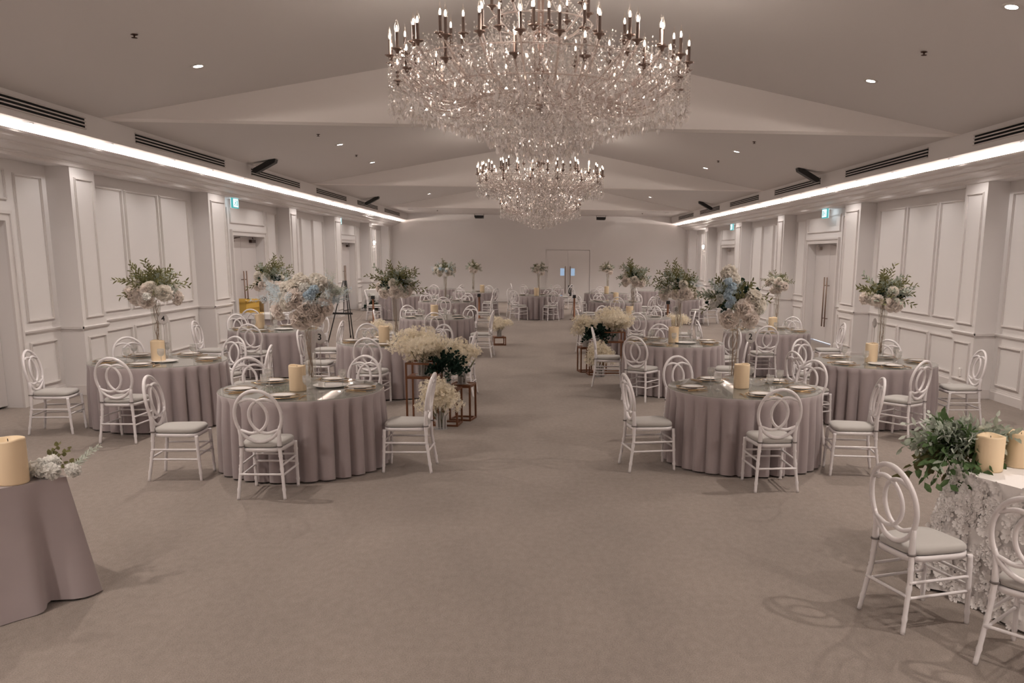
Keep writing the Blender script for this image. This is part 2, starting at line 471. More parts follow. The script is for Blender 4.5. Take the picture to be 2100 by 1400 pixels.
P_MAIN, P_SOFF, P_CHAND = 84, 8, 14
b = MB(); b.lathe([(.052, -.004), (.075, -.010), (.082, -.004), (.082, .004)], 24); dl_ring = b.mesh('trim_ring', M['vent'])
b = MB(); b.lathe([(0, -.003), (.054, -.003), (.054, .006)], 24); dl_lens = b.mesh('lens', M['lamp'])
slope = math.atan((RIDGE - EAVE) / BX)
def downlight(x, y, z, tilt, label, power, group, s=1.0, lamp=True):
    t = thing('ceiling_downlight', label, 'downlight', (x, y, z - .004), 0, group)
    t.rotation_euler = (0, tilt, 0); t.scale = (s, s, s)
    inst('trim_ring', dl_ring, t); inst('lens', dl_lens, t)
    if lamp: spot((x, y, z - .05), power, 145 if power == P_MAIN else 150, .8 if power == P_MAIN else .5, .05 if power == P_MAIN else .03, (1, .89, .80) if power == P_MAIN else (1, .93, .88))
    return t
ys_main = [-2.7, .6, 4.1, 7.67, 10.85, 14.5, 18.12, 21.5, 25.2, 28.7, 32.2]
vis_main = {7.67: 'above the front tables', 10.85: 'level with the nearest chandelier', 18.12: 'before the middle chandelier', 21.5: 'past the middle chandelier', 32.2: 'near the far chandelier'}
for x in (-3.91, 3.91):
    sd = 'left' if x < 0 else 'right'
    for y in ys_main:
        z = ceil_z(x)
        if y in vis_main and not (y == 7.67 and x < 0):
            downlight(x, y, z, -slope * (1 if x > 0 else -1) * -1, 'small round lit downlight in the %s ceiling slope, %s' % (sd, vis_main[y]), P_MAIN, 'downlights in the sloping ceiling')
        else:
            spot((x, y, z - .05), P_MAIN * (1.9 if y < 1 else 1), 145, .8, .05)
flat = [(-5.12, 36.1), (-1.73, 36.25), (-3.43, 39.2), (1.69, 36.0), (3.41, 36.3), (3.54, 39.5), (5.06, 35.85)]
for k, (x, y) in enumerate(sorted(flat)):
    if y < 37: spot((x, y, EAVE - .05), 85, 130, .9, .05)
    downlight(x, y, EAVE, 0, 'tiny lit downlight in the flat ceiling before the back wall, %s from the left' % ORD[k], 25, 'downlights in the flat back ceiling', lamp=False, s=.9 if abs(x) < 5 and abs(x) > 2 else 1.3)
for S in (-1, 1):
    sd = 'left' if S < 0 else 'right'
    ys = [-1.5, 1.2, 3.8, 6.2, 8.6, 11.0, 12.95, 15.05, 16.75, 18.5, 20.35, 22.0, 24.3, 26.2, 27.9, 29.6, 31.2, 33.3, 35.4, 37.4]
    k = 0
    for y in ys:
        x = S * 5.95
        if y > 10.5:
            downlight(x, y, SOFF, 0, 'small lit downlight in the %s cove soffit, %s from the camera' % (sd, ORD[k]), P_SOFF, 'downlights along the cove soffits', .8); k += 1
        else:
            spot((x, y, SOFF - .05), P_SOFF, 150, .5, .03, (1, .93, .88))
# sprinkler heads
b = MB(); b.lathe([(0, -.038), (.028, -.036), (.028, -.031), (.008, -.028), (.008, -.014), (.024, -.010), (.034, -.006), (.035, 0)], 12)
spk = b.mesh('sprinkler', M['dark_metal'])
for x, names in ((-3.96, 'left'), (3.9, 'right')):
    for y, wd in ((9.35, 'before the nearest beam'), (16.6, 'behind the nearest beam'), (19.92, 'level with the middle chandelier')):
        tag(inst('ceiling_sprinkler', spk, None, (x, y, ceil_z(x))), 'small dark sprinkler head on the %s ceiling slope %s' % (names, wd), 'sprinkler', 'ceiling sprinkler heads')
for x in (-4.12, 4.13):
    tag(inst('ceiling_sprinkler', spk, None, (x, 36.5, EAVE)), 'tiny dark sprinkler on the flat back ceiling, %s of the hanging speakers' % ('left' if x < 0 else 'right'), 'sprinkler', 'ceiling sprinkler heads')
# linear air vents on the bulkhead faces
def vent(S, y0, y1, label):
    t = thing('air_vent', label, 'air vent', (S * BX, (y0 + y1) / 2, 3.655), 0, 'slot air vents on the bulkheads')
    L = (y1 - y0) / 2
    f = MB(); d = -S
    def bx(mb, xa, xb, *r): mb.box(*sorted((d * xa, d * xb)), *r)
    bx(f, 0, .006, -L, L, -.068, .068); f.build('backing', M['slot'], t)
    for z in (-.066, -.022, .022, .066):
        g = MB(); bx(g, .004, .022, -L - .01, L + .01, z - .0075, z + .0075); g.build('blade', M['vent'], t)
    return t
VENTS = [(8.4, 12.1), (13.55, 17.2), (18.75, 22.4), (24.05, 27.65), (29.3, 32.85), (34.3, 37.9)]
for S in (-1, 1):
    for k, (a, b_) in enumerate(VENTS):
        vent(S, a, b_, 'long black slotted air vent on the %s bulkhead, %s from the camera' % ('left' if S < 0 else 'right', ORD[k]))
# black column speakers under the bulkhead, box speakers before the back wall
for S in (-1, 1):
    for y, wd in ((18.55, 'nearer'), (30.0, 'farther')):
        t = thing('column_speaker', 'slanted black column speaker under the %s ceiling slope, the %s one' % ('left' if S < 0 else 'right', wd), 'speaker', (S * 5.50, y, 3.755), 0, 'slanted black speakers')
        a = MB(); a.add([(-.27, -.09, 0), (-.22, -.09, -.05), (.22, -.09, -.05), (.27, -.09, 0), (.22, -.09, .05), (-.22, -.09, .05),
                         (-.27, .09, 0), (-.22, .09, -.05), (.22, .09, -.05), (.27, .09, 0), (.22, .09, .05), (-.22, .09, .05)],
                        [(0, 1, 2, 3, 4, 5), (11, 10, 9, 8, 7, 6)] + [(i, 6 + i, 6 + (i + 1) % 6, (i + 1) % 6) for i in range(6)])
        o = inst('cabinet', fixn(a.mesh('cabinet', M['black'])), t); o.rotation_euler = (0, S * .50, 0)
        br = MB(); br.tube([(-S * .05, 0, .03), (-S * .12, 0, ceil_z(5.38) - 3.755)], .012, 6); br.tube([(-S * .20, 0, .11), (-S * .24, 0, ceil_z(5.26) - 3.755)], .012, 6)
        br.build('bracket', M['vent'], t)
    t = thing('hanging_speaker', 'small black box speaker hung before the back wall, %s of the far chandelier' % ('left' if S < 0 else 'right'), 'speaker', (S * 2.645, 39.3, 3.66), 0, 'box speakers before the back wall')
    a = MB(); a.add([(-.20, -.15, .06), (.20, -.15, .06), (.20, .15, .06), (-.20, .15, .06), (-.19, -.17, -.02), (.19, -.17, -.02), (.10, -.12, -.07), (-.10, -.12, -.07), (-.19, .15, -.06), (.19, .15, -.06)],
                    [(0, 1, 2, 3), (0, 4, 5, 1), (4, 7, 6, 5), (7, 8, 9, 6), (8, 3, 2, 9), (0, 3, 8, 7, 4), (1, 5, 6, 9, 2)])
    inst('cabinet', fixn(a.mesh('cabinet', M['black'])), t)
    br = MB()
    for x in (-.2, .2): br.tube([(x, 0, .0), (x, 0, EAVE - 3.66)], .008, 6)
    br.build('bracket', M['dark_metal'], t)

# exit signs
def exit_sign(S, y, label):
    t = thing('exit_sign', label, 'exit sign', (S * 6.62, y, 3.10), 0, 'lit exit signs above the side doors')
    d = -S
    def bx(mb, xa, xb, *r): mb.box(*sorted((d * xa, d * xb)), *r)
    b = MB(); bx(b, -.02, .02, -.19, .19, -.11, .11); b.build('case', M['exit_green'], t)
    f = MB(); bx(f, .02, .024, -.15, .15, -.085, .085); bx(f, -.026, -.02, -.19, .19, -.11, .11); f.build('lit_panel', M['exit_white'], t)
    g = MB(); q = .0245
    bx(g, q, q + .002, -.05, -.02, .03, .06); bx(g, q, q + .002, -.06, -.005, -.02, .025); bx(g, q, q + .002, -.09, -.05, -.06, -.02); bx(g, q, q + .002, -.01, .02, -.06, -.02)
    bx(g, q, q + .002, .05, .11, -.06, .06); g.build('running_figure', M['exit_green'], t)
    r = MB(); r.tube([(0, 0, .11), (0, 0, .20)], .012, 6); bx(r, -.10, 0, -.015, .015, .185, .20); r.build('bracket', M['vent'], t)
exit_sign(-1, 20.0, 'lit green and white exit sign above the left door nearest the camera')
exit_sign(1, 20.75, 'lit green and white exit sign above the right door nearest the camera')
exit_sign(-1, 30.2, 'smaller-looking lit exit sign over the second door along the left wall')
exit_sign(1, 30.9, 'smaller-looking lit exit sign over the second door along the right wall')
# wall sconces
for S in (-1, 1):
    t = thing('wall_sconce', 'lit crystal wall sconce in the last panelled niche of the %s wall' % ('left' if S < 0 else 'right'), 'wall sconce', (S * XB, 36.6, 2.38), 0, 'pair of wall sconces')
    d = -S
    p = MB(); p.lathe([(0, -.16), (.03, -.15), (.05, 0), (.03, .15), (0, .17)], 14, (d * .015, 0, 0)); p.build('backplate', M['steel'], t)
    for s2 in (-1, 1):
        a = MB(); a.tube([(d * .03, 0, -.05), (d * .12, s2 * .06, -.10), (d * .17, s2 * .10, -.04), (d * .17, s2 * .10, .0)], .008, 6); a.lathe([(.0, 0), (.04, .01), (.045, .018)], 12, (d * .17, s2 * .10, 0))
        ar = a.build('arm', M['steel'], t)
        bu = MB(); bu.lathe([(.012, .02), (.012, .07), (.022, .09), (.03, .115), (.022, .145), (0, .175)], 12, (d * .17, s2 * .10, 0)); bu.build('bulb', M['sconce_bulb'], ar)
    cr = MB(); rr = random.Random(3)
    for k in range(26): octa(cr, (d * rr.uniform(.05, .19), rr.uniform(-.12, .12), rr.uniform(-.26, -.02)), .010, .02)
    cr.build('crystal_drops', M['crystal'], t)
    point((S * (XB - .19), 36.6, 2.50), 9, .06, (1, .9, .82))

# ------------------------------------------------------------------ chandeliers
def make_chandelier(label, y):
    rr = random.Random(11)
    t = thing('chandelier', label, 'chandelier', (0, y, 2.94), 0, 'three crystal chandeliers')
    Z = lambda z: z - 2.94
    # centre column
    s = MB(); s.lathe([(0, Z(3.35)), (.03, Z(3.36)), (.05, Z(3.40)), (.03, Z(3.44)), (.025, Z(3.60)), (.075, Z(3.64)), (.09, Z(3.70)), (.04, Z(3.74)), (.03, Z(3.95)), (.07, Z(4.0)), (.08, Z(4.06)), (.03, Z(4.12)), (.03, Z(4.6)), (.05, Z(4.62)), (.05, Z(4.68)), (.012, Z(4.70)), (.012, Z(4.84))], 16)
    s.build('column', M['nickel'], t)
    c_ = MB(); c_.lathe([(.02, Z(4.78)), (.11, Z(4.81)), (.13, Z(4.84)), (.13, Z(4.86))], 20); c_.build('ceiling_rose', M['steel'], t)
    ringm = MB()
    for R, z, r in ((1.30, 3.66, .006), (.98, 3.50, .007), (.62, 3.42, .007), (.30, 3.38, .007), (.46, 4.10, .007)):
        ringm.tube([(R * math.cos(a), R * math.sin(a), Z(z)) for a in np.linspace(0, 2 * PI, 72, endpoint=False)], r, 6, closed=True)
    for k in range(12):
        a = 2 * PI * k / 12; q = lambda R, z: (R * math.cos(a), R * math.sin(a), Z(z))
        ringm.tube([q(.05, 3.62), q(.30, 3.38), q(.62, 3.42), q(.98, 3.50), q(1.30, 3.66)], .008, 5)
    ringm.build('frame_rings', M['arm_glass'], t)
    # candle with dish, shared by all places
    cm = MB(); cm.lathe([(0, -.035), (.012, -.03), (.018, -.01), (.045, .0), (.05, .008), (.014, .01), (.014, .135), (.0, .136)], 10)
    cand = cm.mesh('candle', M['nickel'])
    bm = MB(); bm.lathe([(0, .140), (.0075, .146), (.009, .165), (.004, .185), (0, .19)], 8)
    bm.cur = 1; bm.lathe([(.011, .136), (.019, .16), (.0185, .175), (.012, .20), (.004, .228), (0, .25)], 8)
    bulb = bm.mesh('bulb', [M['filament'], M['bulb_glass']])
    am = {}
    def arm(R, z, r0, z0):
        k = (round(R, 2), round(z, 2))
        if k not in am:
            A = MB(); P = []
            for u in np.linspace(0, 1, 12):
                x = r0 + (R - r0) * u
                zz = z0 + (z - .035 - z0) * u ** 2.2 - .10 * math.sin(PI * u) * (1 - u * .4)
                P.append((x, 0, Z(zz)))
            A.tube(P, .010, 6)
            am[k] = A.mesh('arm', M['arm_glass'])
        return am[k]
    tiers = [(1.335, 3.735, 26, 0.0, .62, 3.44), (1.20, 3.80, 18, .12, .5, 3.46), (1.28, 3.58, 14, .05, .62, 3.40), (.80, 3.90, 12, .1, .3, 3.55), (.44, 4.22, 8, .2, .05, 4.05)]
    for R, z, n, ph, r0, z0 in tiers:
        for k in range(n):
            a = 2 * PI * k / n + ph + rr.uniform(-.02, .02)
            ao = inst('arm', arm(R, z, r0, z0), t, None, (0, 0, a))
            co_ = inst('candle', cand, t, (R * math.cos(a), R * math.sin(a), Z(z)))
            inst('bulb', bulb, co_)
    # crystal strands: the outermost are parts, the many behind them one mass
    def strand(mb, x, y, ztop, L, br=.0085, drop=True, step=.025):
        n = max(2, int(L / step))
        for i in range(n):
            octa(mb, (x, y, ztop - L * i / n), br * (.8 + .4 * ((i * 7) % 3) / 2), br * 1.2, None, i * .7)
        if drop: octa(mb, (x, y, ztop - L - .02), .021, .022, .052, x * 9)
    sm = {}
    for L in (.30, .34, .38):
        S_ = MB(); strand(S_, 0, 0, 0, L); sm[L] = S_.mesh('crystal_strand', M['crystal'])
    for k in range(100):
        a = 2 * PI * k / 100
        R = 1.33 + .02 * (k % 2)
        inst('crystal_strand', sm[(.30, .34, .38)[k % 3]], t, (R * math.cos(a), R * math.sin(a), Z(3.70)))
    mass = MB()
    for R, n, zt, zb in ((1.31, 110, 3.70, 3.33), (1.24, 104, 3.66, 3.31), (1.16, 96, 3.62, 3.28), (1.05, 90, 3.57, 3.25), (.93, 84, 3.54, 3.21), (.81, 78, 3.52, 3.18), (.69, 68, 3.50, 3.13), (.57, 62, 3.48, 3.09), (.48, 58, 3.46, 3.03), (.40, 50, 3.44, 2.99), (.31, 42, 3.42, 2.965), (.22, 32, 3.40, 2.95), (.13, 20, 3.38, 2.94), (.05, 8, 3.38, 2.93)):
        for k in range(n):
            a = 2 * PI * (k + .5 * rr.random()) / n
            strand(mass, R * math.cos(a), R * math.sin(a), Z(zt), zt - zb - .06 + rr.uniform(-.02, .02), .0085, True, .034)
    for k in range(900):          # garlands and drops among the arms
        R = 1.30 * math.sqrt(rr.random()); a = rr.uniform(0, 2 * PI)
        top = 3.50 + .28 * (R / 1.3) + rr.uniform(0, .34) * (1.15 - R / 1.3)
        strand(mass, R * math.cos(a), R * math.sin(a), Z(top), rr.uniform(.08, .22), .0085, True, .036)
    for k in range(20):           # swags from the upper ring
        a = 2 * PI * k / 20
        p = (.46 * math.cos(a), .46 * math.sin(a), Z(4.10)); q = (1.2 * math.cos(a), 1.2 * math.sin(a), Z(3.72))
        beads(mass, p, q, .14, 30, .009)
        beads(mass, (.05 * math.cos(a), .05 * math.sin(a), Z(4.62)), p, .06, 24, .009)
        strand(mass, p[0], p[1], p[2], .22)
        a2 = a + .16; strand(mass, .44 * math.cos(a2), .44 * math.sin(a2), Z(4.10), .16)
    o = mass.build('crystal_drops', M['crystal'], t); o['kind'] = 'stuff'
    return t
ch1 = make_chandelier('nearest and largest-looking crystal chandelier with lit candle bulbs, cut by the top edge', 8.45)
ch2 = copy_tree(ch1); ch2.location.y = 19.45; ch2['label'] = 'middle crystal chandelier of the three, seen below the nearest one'
ch3 = copy_tree(ch1); ch3.location.y = 30.35; ch3['label'] = 'farthest crystal chandelier, smallest-looking and lowest in the picture'
for y in (8.45, 19.45, 30.35):
    for k in range(6):
        a = 2 * PI * k / 6 + .3
        point((1.30 * math.cos(a), y + 1.30 * math.sin(a), 3.95), P_CHAND / 6, .10)
    point((0, y, 4.35), P_CHAND / 4, .12)

# ------------------------------------------------------------------ chairs
def make_chair(label):
    t = thing('dining_chair', label, 'chair', (0, 0, 0), 0, 'white oval-back dining chairs')
    yb = lambda z: -.195 - .30 * max(0, z - .45) ** 2
    H = .715
    o = MB(); o.tube([(.193 * math.cos(a), yb(H + .222 * math.sin(a)), H + .222 * math.sin(a)) for a in np.linspace(0, 2 * PI, 44, endpoint=False)], .0155, 8, closed=True)
    back = o.build('backrest', M['white_chair'], t)
    for s in (-1, 1):
        r = MB(); P = []
        for a in np.linspace(-1.75, 1.75, 22):
            P.append((s * (-.062 + .138 * math.cos(a)), H + .148 * math.sin(a)))
        P = [(-s * .166, H - .118)] + P + [(-s * .166, H + .118)]
        r.tube([(x, yb(z), z) for x, z in P], .0135, 8)
        r.build('ring', M['white_chair'], back)
    def bamboo(P, r0, r1, n=12):
        P = np.array(P, float); out = []; rad = []
        m = len(P) - 1
        for i in range(n * m + 1):
            u = i / n; k = min(int(u), m - 1); f = u - k
            out.append(P[k] * (1 - f) + P[k + 1] * f)
            v = i / (n * m); rad.append(r0 + (r1 - r0) * v + (.0035 if i % 8 == 4 else 0))
        return out, rad
    for s in (-1, 1):
        l = MB(); P, R = bamboo([(s * .185, .215, .0), (s * .183, .195, .42)], .0135, .0165, 24); l.tube(P, R, 8); l.build('leg', M['white_chair'], t)
        l = MB(); P, R = bamboo([(s * .195, -.245, 0), (s * .168, -.20, .30), (s * .158, -.195, .46)], .0135, .0175, 14); l.tube(P + [(s * .160, yb(.55), .55), (s * .172, yb(.63), .63)], R + [.0165, .013], 8); l.build('leg', M['white_chair'], t)
    def stretch(p, q):
        b = MB(); b.tube(bamboo([p, q], .0098, .0098, 12)[0], [.0125 if i in (0, 12) else .0098 for i in range(13)], 7); b.build('stretcher', M['white_chair'], t)
    for s in (-1, 1):
        for z in (.20, .29): stretch((s * .1845, .205, z), (s * .1745, -.212, z))
    for z in (.235, .30): stretch((-.184, .205, z), (.184, .205, z))
    stretch((-.178, -.22, .215), (.178, -.22, .215))
    # seat frame and cushion outline: rounded trapezoid
    def outline(k, n=40):
        pts = []
        for i in range(n):
            a = 2 * PI * i / n; cx, cy = math.cos(a), math.sin(a)
            x = abs(cx) ** .42 * (1 if cx > 0 else -1); y = abs(cy) ** .42 * (1 if cy > 0 else -1)
            w = .200 if y > 0 else .200 + .030 * y
            w = .185 + .017 * y
            pts.append((x * w * k, y * .205 * k))
        return pts
    f = MB(); O = outline(1.0); I = outline(.86); n = len(O)
    V = [(x, y, z) for ring, z in ((O, .405), (O, .437), (I, .437), (I, .405)) for x, y in ring]
    f.add(V, [(r * n + i, r * n + (i + 1) % n, ((r + 1) % 4) * n + (i + 1) % n, ((r + 1) % 4) * n + i) for r in range(4) for i in range(n)], True)
    f.build('seat_frame', M['white_chair'], t)
    cmb = MB(); prof = [(.90, .438), (.985, .446), (1.0, .458), (.99, .472), (.93, .485), (.72, .492), (.35, .495)]
    V = []
    for k, z in prof: V += [(x, y, z) for x, y in outline(k)]
    F = [(r * n + i, r * n + (i + 1) % n, (r + 1) * n + (i + 1) % n, (r + 1) * n + i) for r in range(len(prof) - 1) for i in range(n)]
    F += [tuple(range(n))[::-1], tuple((len(prof) - 1) * n + i for i in range(n))]
    cmb.add(V, F, True)
    cu = cmb.build('seat_cushion', M['cushion'], t)
    for s in (-1, 1):
        st = MB(); st.tube([(s * .158 + .021 * math.cos(a), -.195 + .024 * math.sin(a), .452) for a in np.linspace(0, 2 * PI, 12, endpoint=False)], .006, 5, closed=True)
        st.build('tie_strap', M['strap'], cu)
    return t

TN = dict(T3='the table with number 3', T1='the table with number 2', T4='the table with number 4', TR='the table by the right wall panels', L2='the second table left of the aisle',
          E='the table with number 8', T10='the table with number 10', T2='the table before the right wall door', L3='the third table left of the aisle',
          D='the third table right of the aisle', L4='the fourth table left of the aisle', B='the fourth table right of the aisle', L5='the table near the left wall sconce',
          L7='the fifth table left of the aisle', A='the fifth table right of the aisle', C='the table behind number 8', F='the table near the right wall sconce', L6='the rearmost left table',
          CB='the table closing the aisle', CB2='the table before the back double door')
T = dict(T3=(-2.32, 8.65), T1=(2.09, 8.86), T4=(-4.62, 10.89), TR=(4.33, 11.18), L2=(-2.24, 13.34), E=(2.08, 13.64), T10=(-4.58, 15.55), T2=(4.15, 16.0), L3=(-2.17, 18.76),
         D=(2.07, 19.2), CB=(-.02, 29.5), L4=(-2.63, 25.1), L5=(-4.36, 28.7), L7=(-2.3, 31.6), A=(2.35, 31.6), B=(2.2, 26.0), C=(4.34, 28.0), F=(4.34, 34.7), L6=(-3.98, 34.5), CB2=(.15, 35.6))
CH = dict(
 T3=[(-2.36, 7.6, 90, 'front'), (-1.31, 8.49, 178, 'right'), (-3.24, 8.21, 2, 'front left'), (-3.0, 9.46, 310, 'back left'), (-2.02, 9.67, 254, 'back')],
 T1=[(2.11, 7.83, 93, 'front'), (1.12, 8.55, 10, 'left'), (2.98, 8.36, 172, 'front right'), (1.68, 9.84, 293, 'back left'), (2.89, 9.56, 221, 'back right')],
 T4=[(-5.47, 10.31, 5, 'front left'), (-4.57, 9.86, 88, 'front'), (-5.29, 11.71, 309, 'back left'), (-4.21, 11.87, 247, 'back right'), (-3.63, 10.95, 188, 'right')],
 TR=[(4.23, 9.98, 125, 'front'), (4.84, 12.11, 242, 'back right'), (5.34, 10.97, 180, 'right'), (3.82, 12.11, 298, 'back left'), (3.40, 10.78, 20, 'front left')],
 L2=[(-2.32, 12.28, 85, 'front'), (-2.7, 14.3, 296, 'back left'), (-3.26, 13.19, 0, 'left'), (-1.69, 14.25, 239, 'back right'), (-1.26, 13.12, 175, 'front right')],
 E=[(1.49, 12.76, 56, 'front left'), (1.17, 14.11, 355, 'back left'), (2.04, 14.7, 272, 'back'), (2.72, 12.83, 165, 'front right'), (2.97, 14.21, 213, 'back right')],
 T10=[(-5.36, 14.81, 0, 'front left'), (-4.61, 14.49, 88, 'front'), (-5.36, 16.27, 317, 'back left'), (-4.19, 16.54, 248, 'back'), (-3.66, 15.08, 180, 'front right')],
 T2=[(3.84, 15.02, 92, 'front'), (4.78, 16.85, 233, 'back right'), (5.08, 15.56, 178, 'front right'), (3.12, 15.93, 5, 'left')],
 L3=[(-3.02, 18.18, 5, 'front left'), (-2.09, 17.7, 95, 'front'), (-2.79, 19.62, 306, 'back left'), (-1.66, 19.69, 241, 'back right'), (-1.27, 18.22, 175, 'front right')],
 L4=[(-1.62, 24.91, 178, 'right'), (-2.58, 24.04, 92, 'front'), (-3.21, 25.99, 303, 'back left'), (-2.22, 26.08, 247, 'back'), (-3.61, 25.42, 10, 'left')],
 L5=[(-4.05, 29.71, 253, 'back'), (-5.06, 27.99, 5, 'front left')],
 L6=[(-3.94, 33.44, 92, 'front'), (-3.14, 33.85, 142, 'front right')],
 L7=[(-2.64, 30.59, 72, 'front'), (-1.95, 32.6, 251, 'back'), (-1.71, 30.65, 150, 'front right')],
 CB=[(-.83, 30.18, 320, 'back left'), (-.68, 28.67, 52, 'front left'), (.34, 28.5, 110, 'front'), (.25, 30.53, 256, 'back')],
 CB2=[(-.9, 35.49, 6, 'left'), (-.49, 34.75, 53, 'front left'), (.55, 34.62, 113, 'front'), (1.02, 34.98, 145, 'front right')],
 A=[(1.42, 31.15, 15, 'front left'), (1.96, 30.61, 68, 'front'), (2.24, 32.65, 276, 'back'), (3.22, 32.2, 214, 'back right')],
 B=[(1.36, 25.26, 12, 'front left'), (1.88, 27.02, 288, 'back'), (2.16, 24.94, 88, 'front'), (2.82, 26.86, 234, 'back right'), (3.01, 25.32, 140, 'front right')],
 C=[(3.43, 28.49, 345, 'back left'), (3.76, 27.11, 57, 'front left'), (4.89, 27.1, 121, 'front right'), (5.38, 27.9, 176, 'right')],
 F=[(4.66, 33.69, 108, 'front')],
 D=[(1.98, 18.14, 85, 'front'), (2.53, 20.15, 244, 'back right'), (1.55, 20.12, 300, 'back left'), (1.07, 18.96, 5, 'left'), (2.94, 18.64, 172, 'front right')])
RT = .779
chair0 = make_chair('')
used = [False]
def place_chair(x, y, deg, label):
    d = Vector((math.cos(math.radians(deg)), math.sin(math.radians(deg)))); n = Vector((-d.y, d.x))
    for it in range(40):          # keep the seat and the front legs clear of the cloths
        push = Vector((0, 0))
        for tx, ty in T.values():
            for k in (-.20, 0, .20):
                for e in (.222, -.05):
                    p = Vector((x, y)) + d * e + n * k - Vector((tx, ty))
                    if p.length < RT + .048: push += p.normalized() * .008
        if push.length == 0: break
        x += push.x; y += push.y
    o = chair0 if not used[0] else copy_tree(chair0)
    used[0] = True
    o.location = (x, y, 0); o.rotation_euler = (0, 0, math.radians(deg - 90)); o['label'] = label
    return o
for k, l in CH.items():
    for x, y, d, w_ in l:
        place_chair(x, y, d, 'white oval-back chair at the %s side of %s' % (w_, TN[k]))
place_chair(-5.8, 18.25, 95, 'white oval-back chair before the gold box on the gift table')
place_chair(-5.18, 18.34, 95, 'white oval-back chair before the gift table, right of the gold box')
place_chair(2.218, 4.806, 16.8, 'white oval-back chair facing the white flower-textured tablecloth, the fully visible one')
place_chair(2.585, 4.18, 39.7, 'nearest white oval-back chair, cut by the right edge, before the flower-textured tablecloth')
# black jacket over one far chair
j = MB(); V = []; F = []
for i in range(7):
    u = i / 6
    for k, (w_, yy) in enumerate(((-.13, .02), (-.06, .045), (.06, .045), (.13, .02), (.13, -.02), (.06, -.04), (-.06, -.04), (-.13, -.02))):
        V.append((w_ * (1 - .25 * (1 - u)), yy - .03 * u, .50 + .42 * u))
F = [(i * 8 + k, i * 8 + (k + 1) % 8, (i + 1) * 8 + (k + 1) % 8, (i + 1) * 8 + k) for i in range(6) for k in range(8)] + [tuple(range(8))[::-1], tuple(range(48, 56))]
j.add(V, F, True)
o = inst('jacket', fixn(j.mesh('jacket', M['black'])), None, (1.02 - .17 * math.cos(math.radians(145)), 34.98 - .17 * math.sin(math.radians(145)), 0), (0, 0, math.radians(55)))
tag(o, 'black jacket hung on the back of a far white chair before the back door', 'jacket')

# ------------------------------------------------------------------ round tables, cloths, glass tops
def cloth_mesh(seed):
    rr = random.Random(seed); n = 240
    ph = [rr.uniform(0, 6.28) for _ in range(6)]; n1 = rr.choice((27, 29, 31))
    def fold(a):
        p = (n1 * a + ph[0] + .8 * math.sin(3 * a + ph[1]) + .45 * math.sin(5 * a + ph[4])) / 2
        f = 2 * abs(math.cos(p)) - 1
        f = 1 - (1 - f) * (.84 + .16 * math.sin(4 * a + ph[2])) - .08 * (1 + math.sin(9 * a + ph[3]))
        return max(-1.0, min(1.0, f))
    rows = [(0, .755), (.4, .755), (.70, .755), (.762, .7552), (.773, .7535), (.779, .748)]
    V = []; F = []
    mb = MB(); R0 = []
    for r, z in rows[1:]:
        for k in range(n):
            a = 2 * PI * k / n; V.append((r * math.cos(a), r * math.sin(a), z))
    m = 12
    for i in range(1, m + 1):
        u = i / m; g = min(1, u * 2.2) ** .7
        for k in range(n):
            a = 2 * PI * k / n; f = fold(a)
            r = RT - .006 + .010 * u + g * (.032 * f if f > 0 else .105 * f)
            z = .748 - u * (.748 - .014) + (.006 * f if i == m else 0)
            V.append((r * math.cos(a), r * math.sin(a), z))
    L = len(rows) - 1 + m
    F = [(i * n + k, (i + 1) * n + k, (i + 1) * n + (k + 1) % n, i * n + (k + 1) % n) for i in range(L - 1) for k in range(n)]
    F.append(tuple(range(n)))
    mb.add(V, F, True)
    return mb.mesh('tablecloth', M['linen'])
cloths = [cloth_mesh(s) for s in (1, 2, 3, 4)]
b = MB(); b.lathe([(0, .7565), (.772, .7565), (.776, .759), (.776, .762), (.772, .7645), (0, .7645)], 96, smooth=False); g_top = b.mesh('glass_top', M['top'])
b = MB(); b.lathe([(0, .728), (.755, .728), (.758, .735), (.758, .746), (.752, .750), (0, .750)], 48, smooth=False); t_top = b.mesh('table_top', M['willow'])
b = MB(); b.lathe([(.30, .0), (.30, .02), (.06, .06), (.045, .1), (.045, .70), (.12, .728)], 20); t_ped = b.mesh('pedestal', M['black'])
for i, k in enumerate(T):
    x, y = T[k]
    rt = thing('round_table', 'round banquet table with a clear glass top, %s' % TN[k], 'table', (x, y, 0), 0, 'round glass-topped tables')
    inst('glass_top', g_top, rt); inst('table_top', t_top, rt); inst('pedestal', t_ped, rt)
    o = inst('tablecloth', cloths[i % 4], None, (x, y, 0), (0, 0, i * 1.3))
    tag(o, 'mauve-grey pleated floor-length cloth on %s' % TN[k], 'tablecloth', 'mauve-grey round tablecloths')

# ------------------------------------------------------------------ place settings
ZT = .7646
b = MB(); b.lathe([(0, .006), (.11, .006), (.150, .014), (.1505, .0165), (.11, .0095), (0, .0095)], 40); ch_plate = b.mesh('plate', M['vase'])
b = MB(); b.lathe([(.146, .013), (.1515, .0145), (.153, .0165), (.151, .0185), (.145, .0165)], 40); ch_rim = b.mesh('gold_rim', M['gold'])
b = MB(); b.lathe([(0, .012), (.07, .012), (.085, .016), (.118, .026), (.1205, .0285), (.084, .021), (.07, .0185), (0, .0185)], 40); di_plate = b.mesh('plate', M['porcelain'])
b = MB(); b.lathe([(.1185, .0268), (.1212, .0285), (.1195, .0298), (.117, .0285)], 40); di_rim = b.mesh('gold_rim', M['gold'])
b = MB(); b.tube([(0, -.095, .004), (0, .02, .006), (0, .045, .008)], [.004, .0032, .005], 6); b.box(-.011, .011, .045, .06, .006, .009)
for x in (-.009, -.003, .003, .009): b.box(x - .0015, x + .0015, .06, .098, .006, .009)
fork_m = b.mesh('fork', M['gold'])
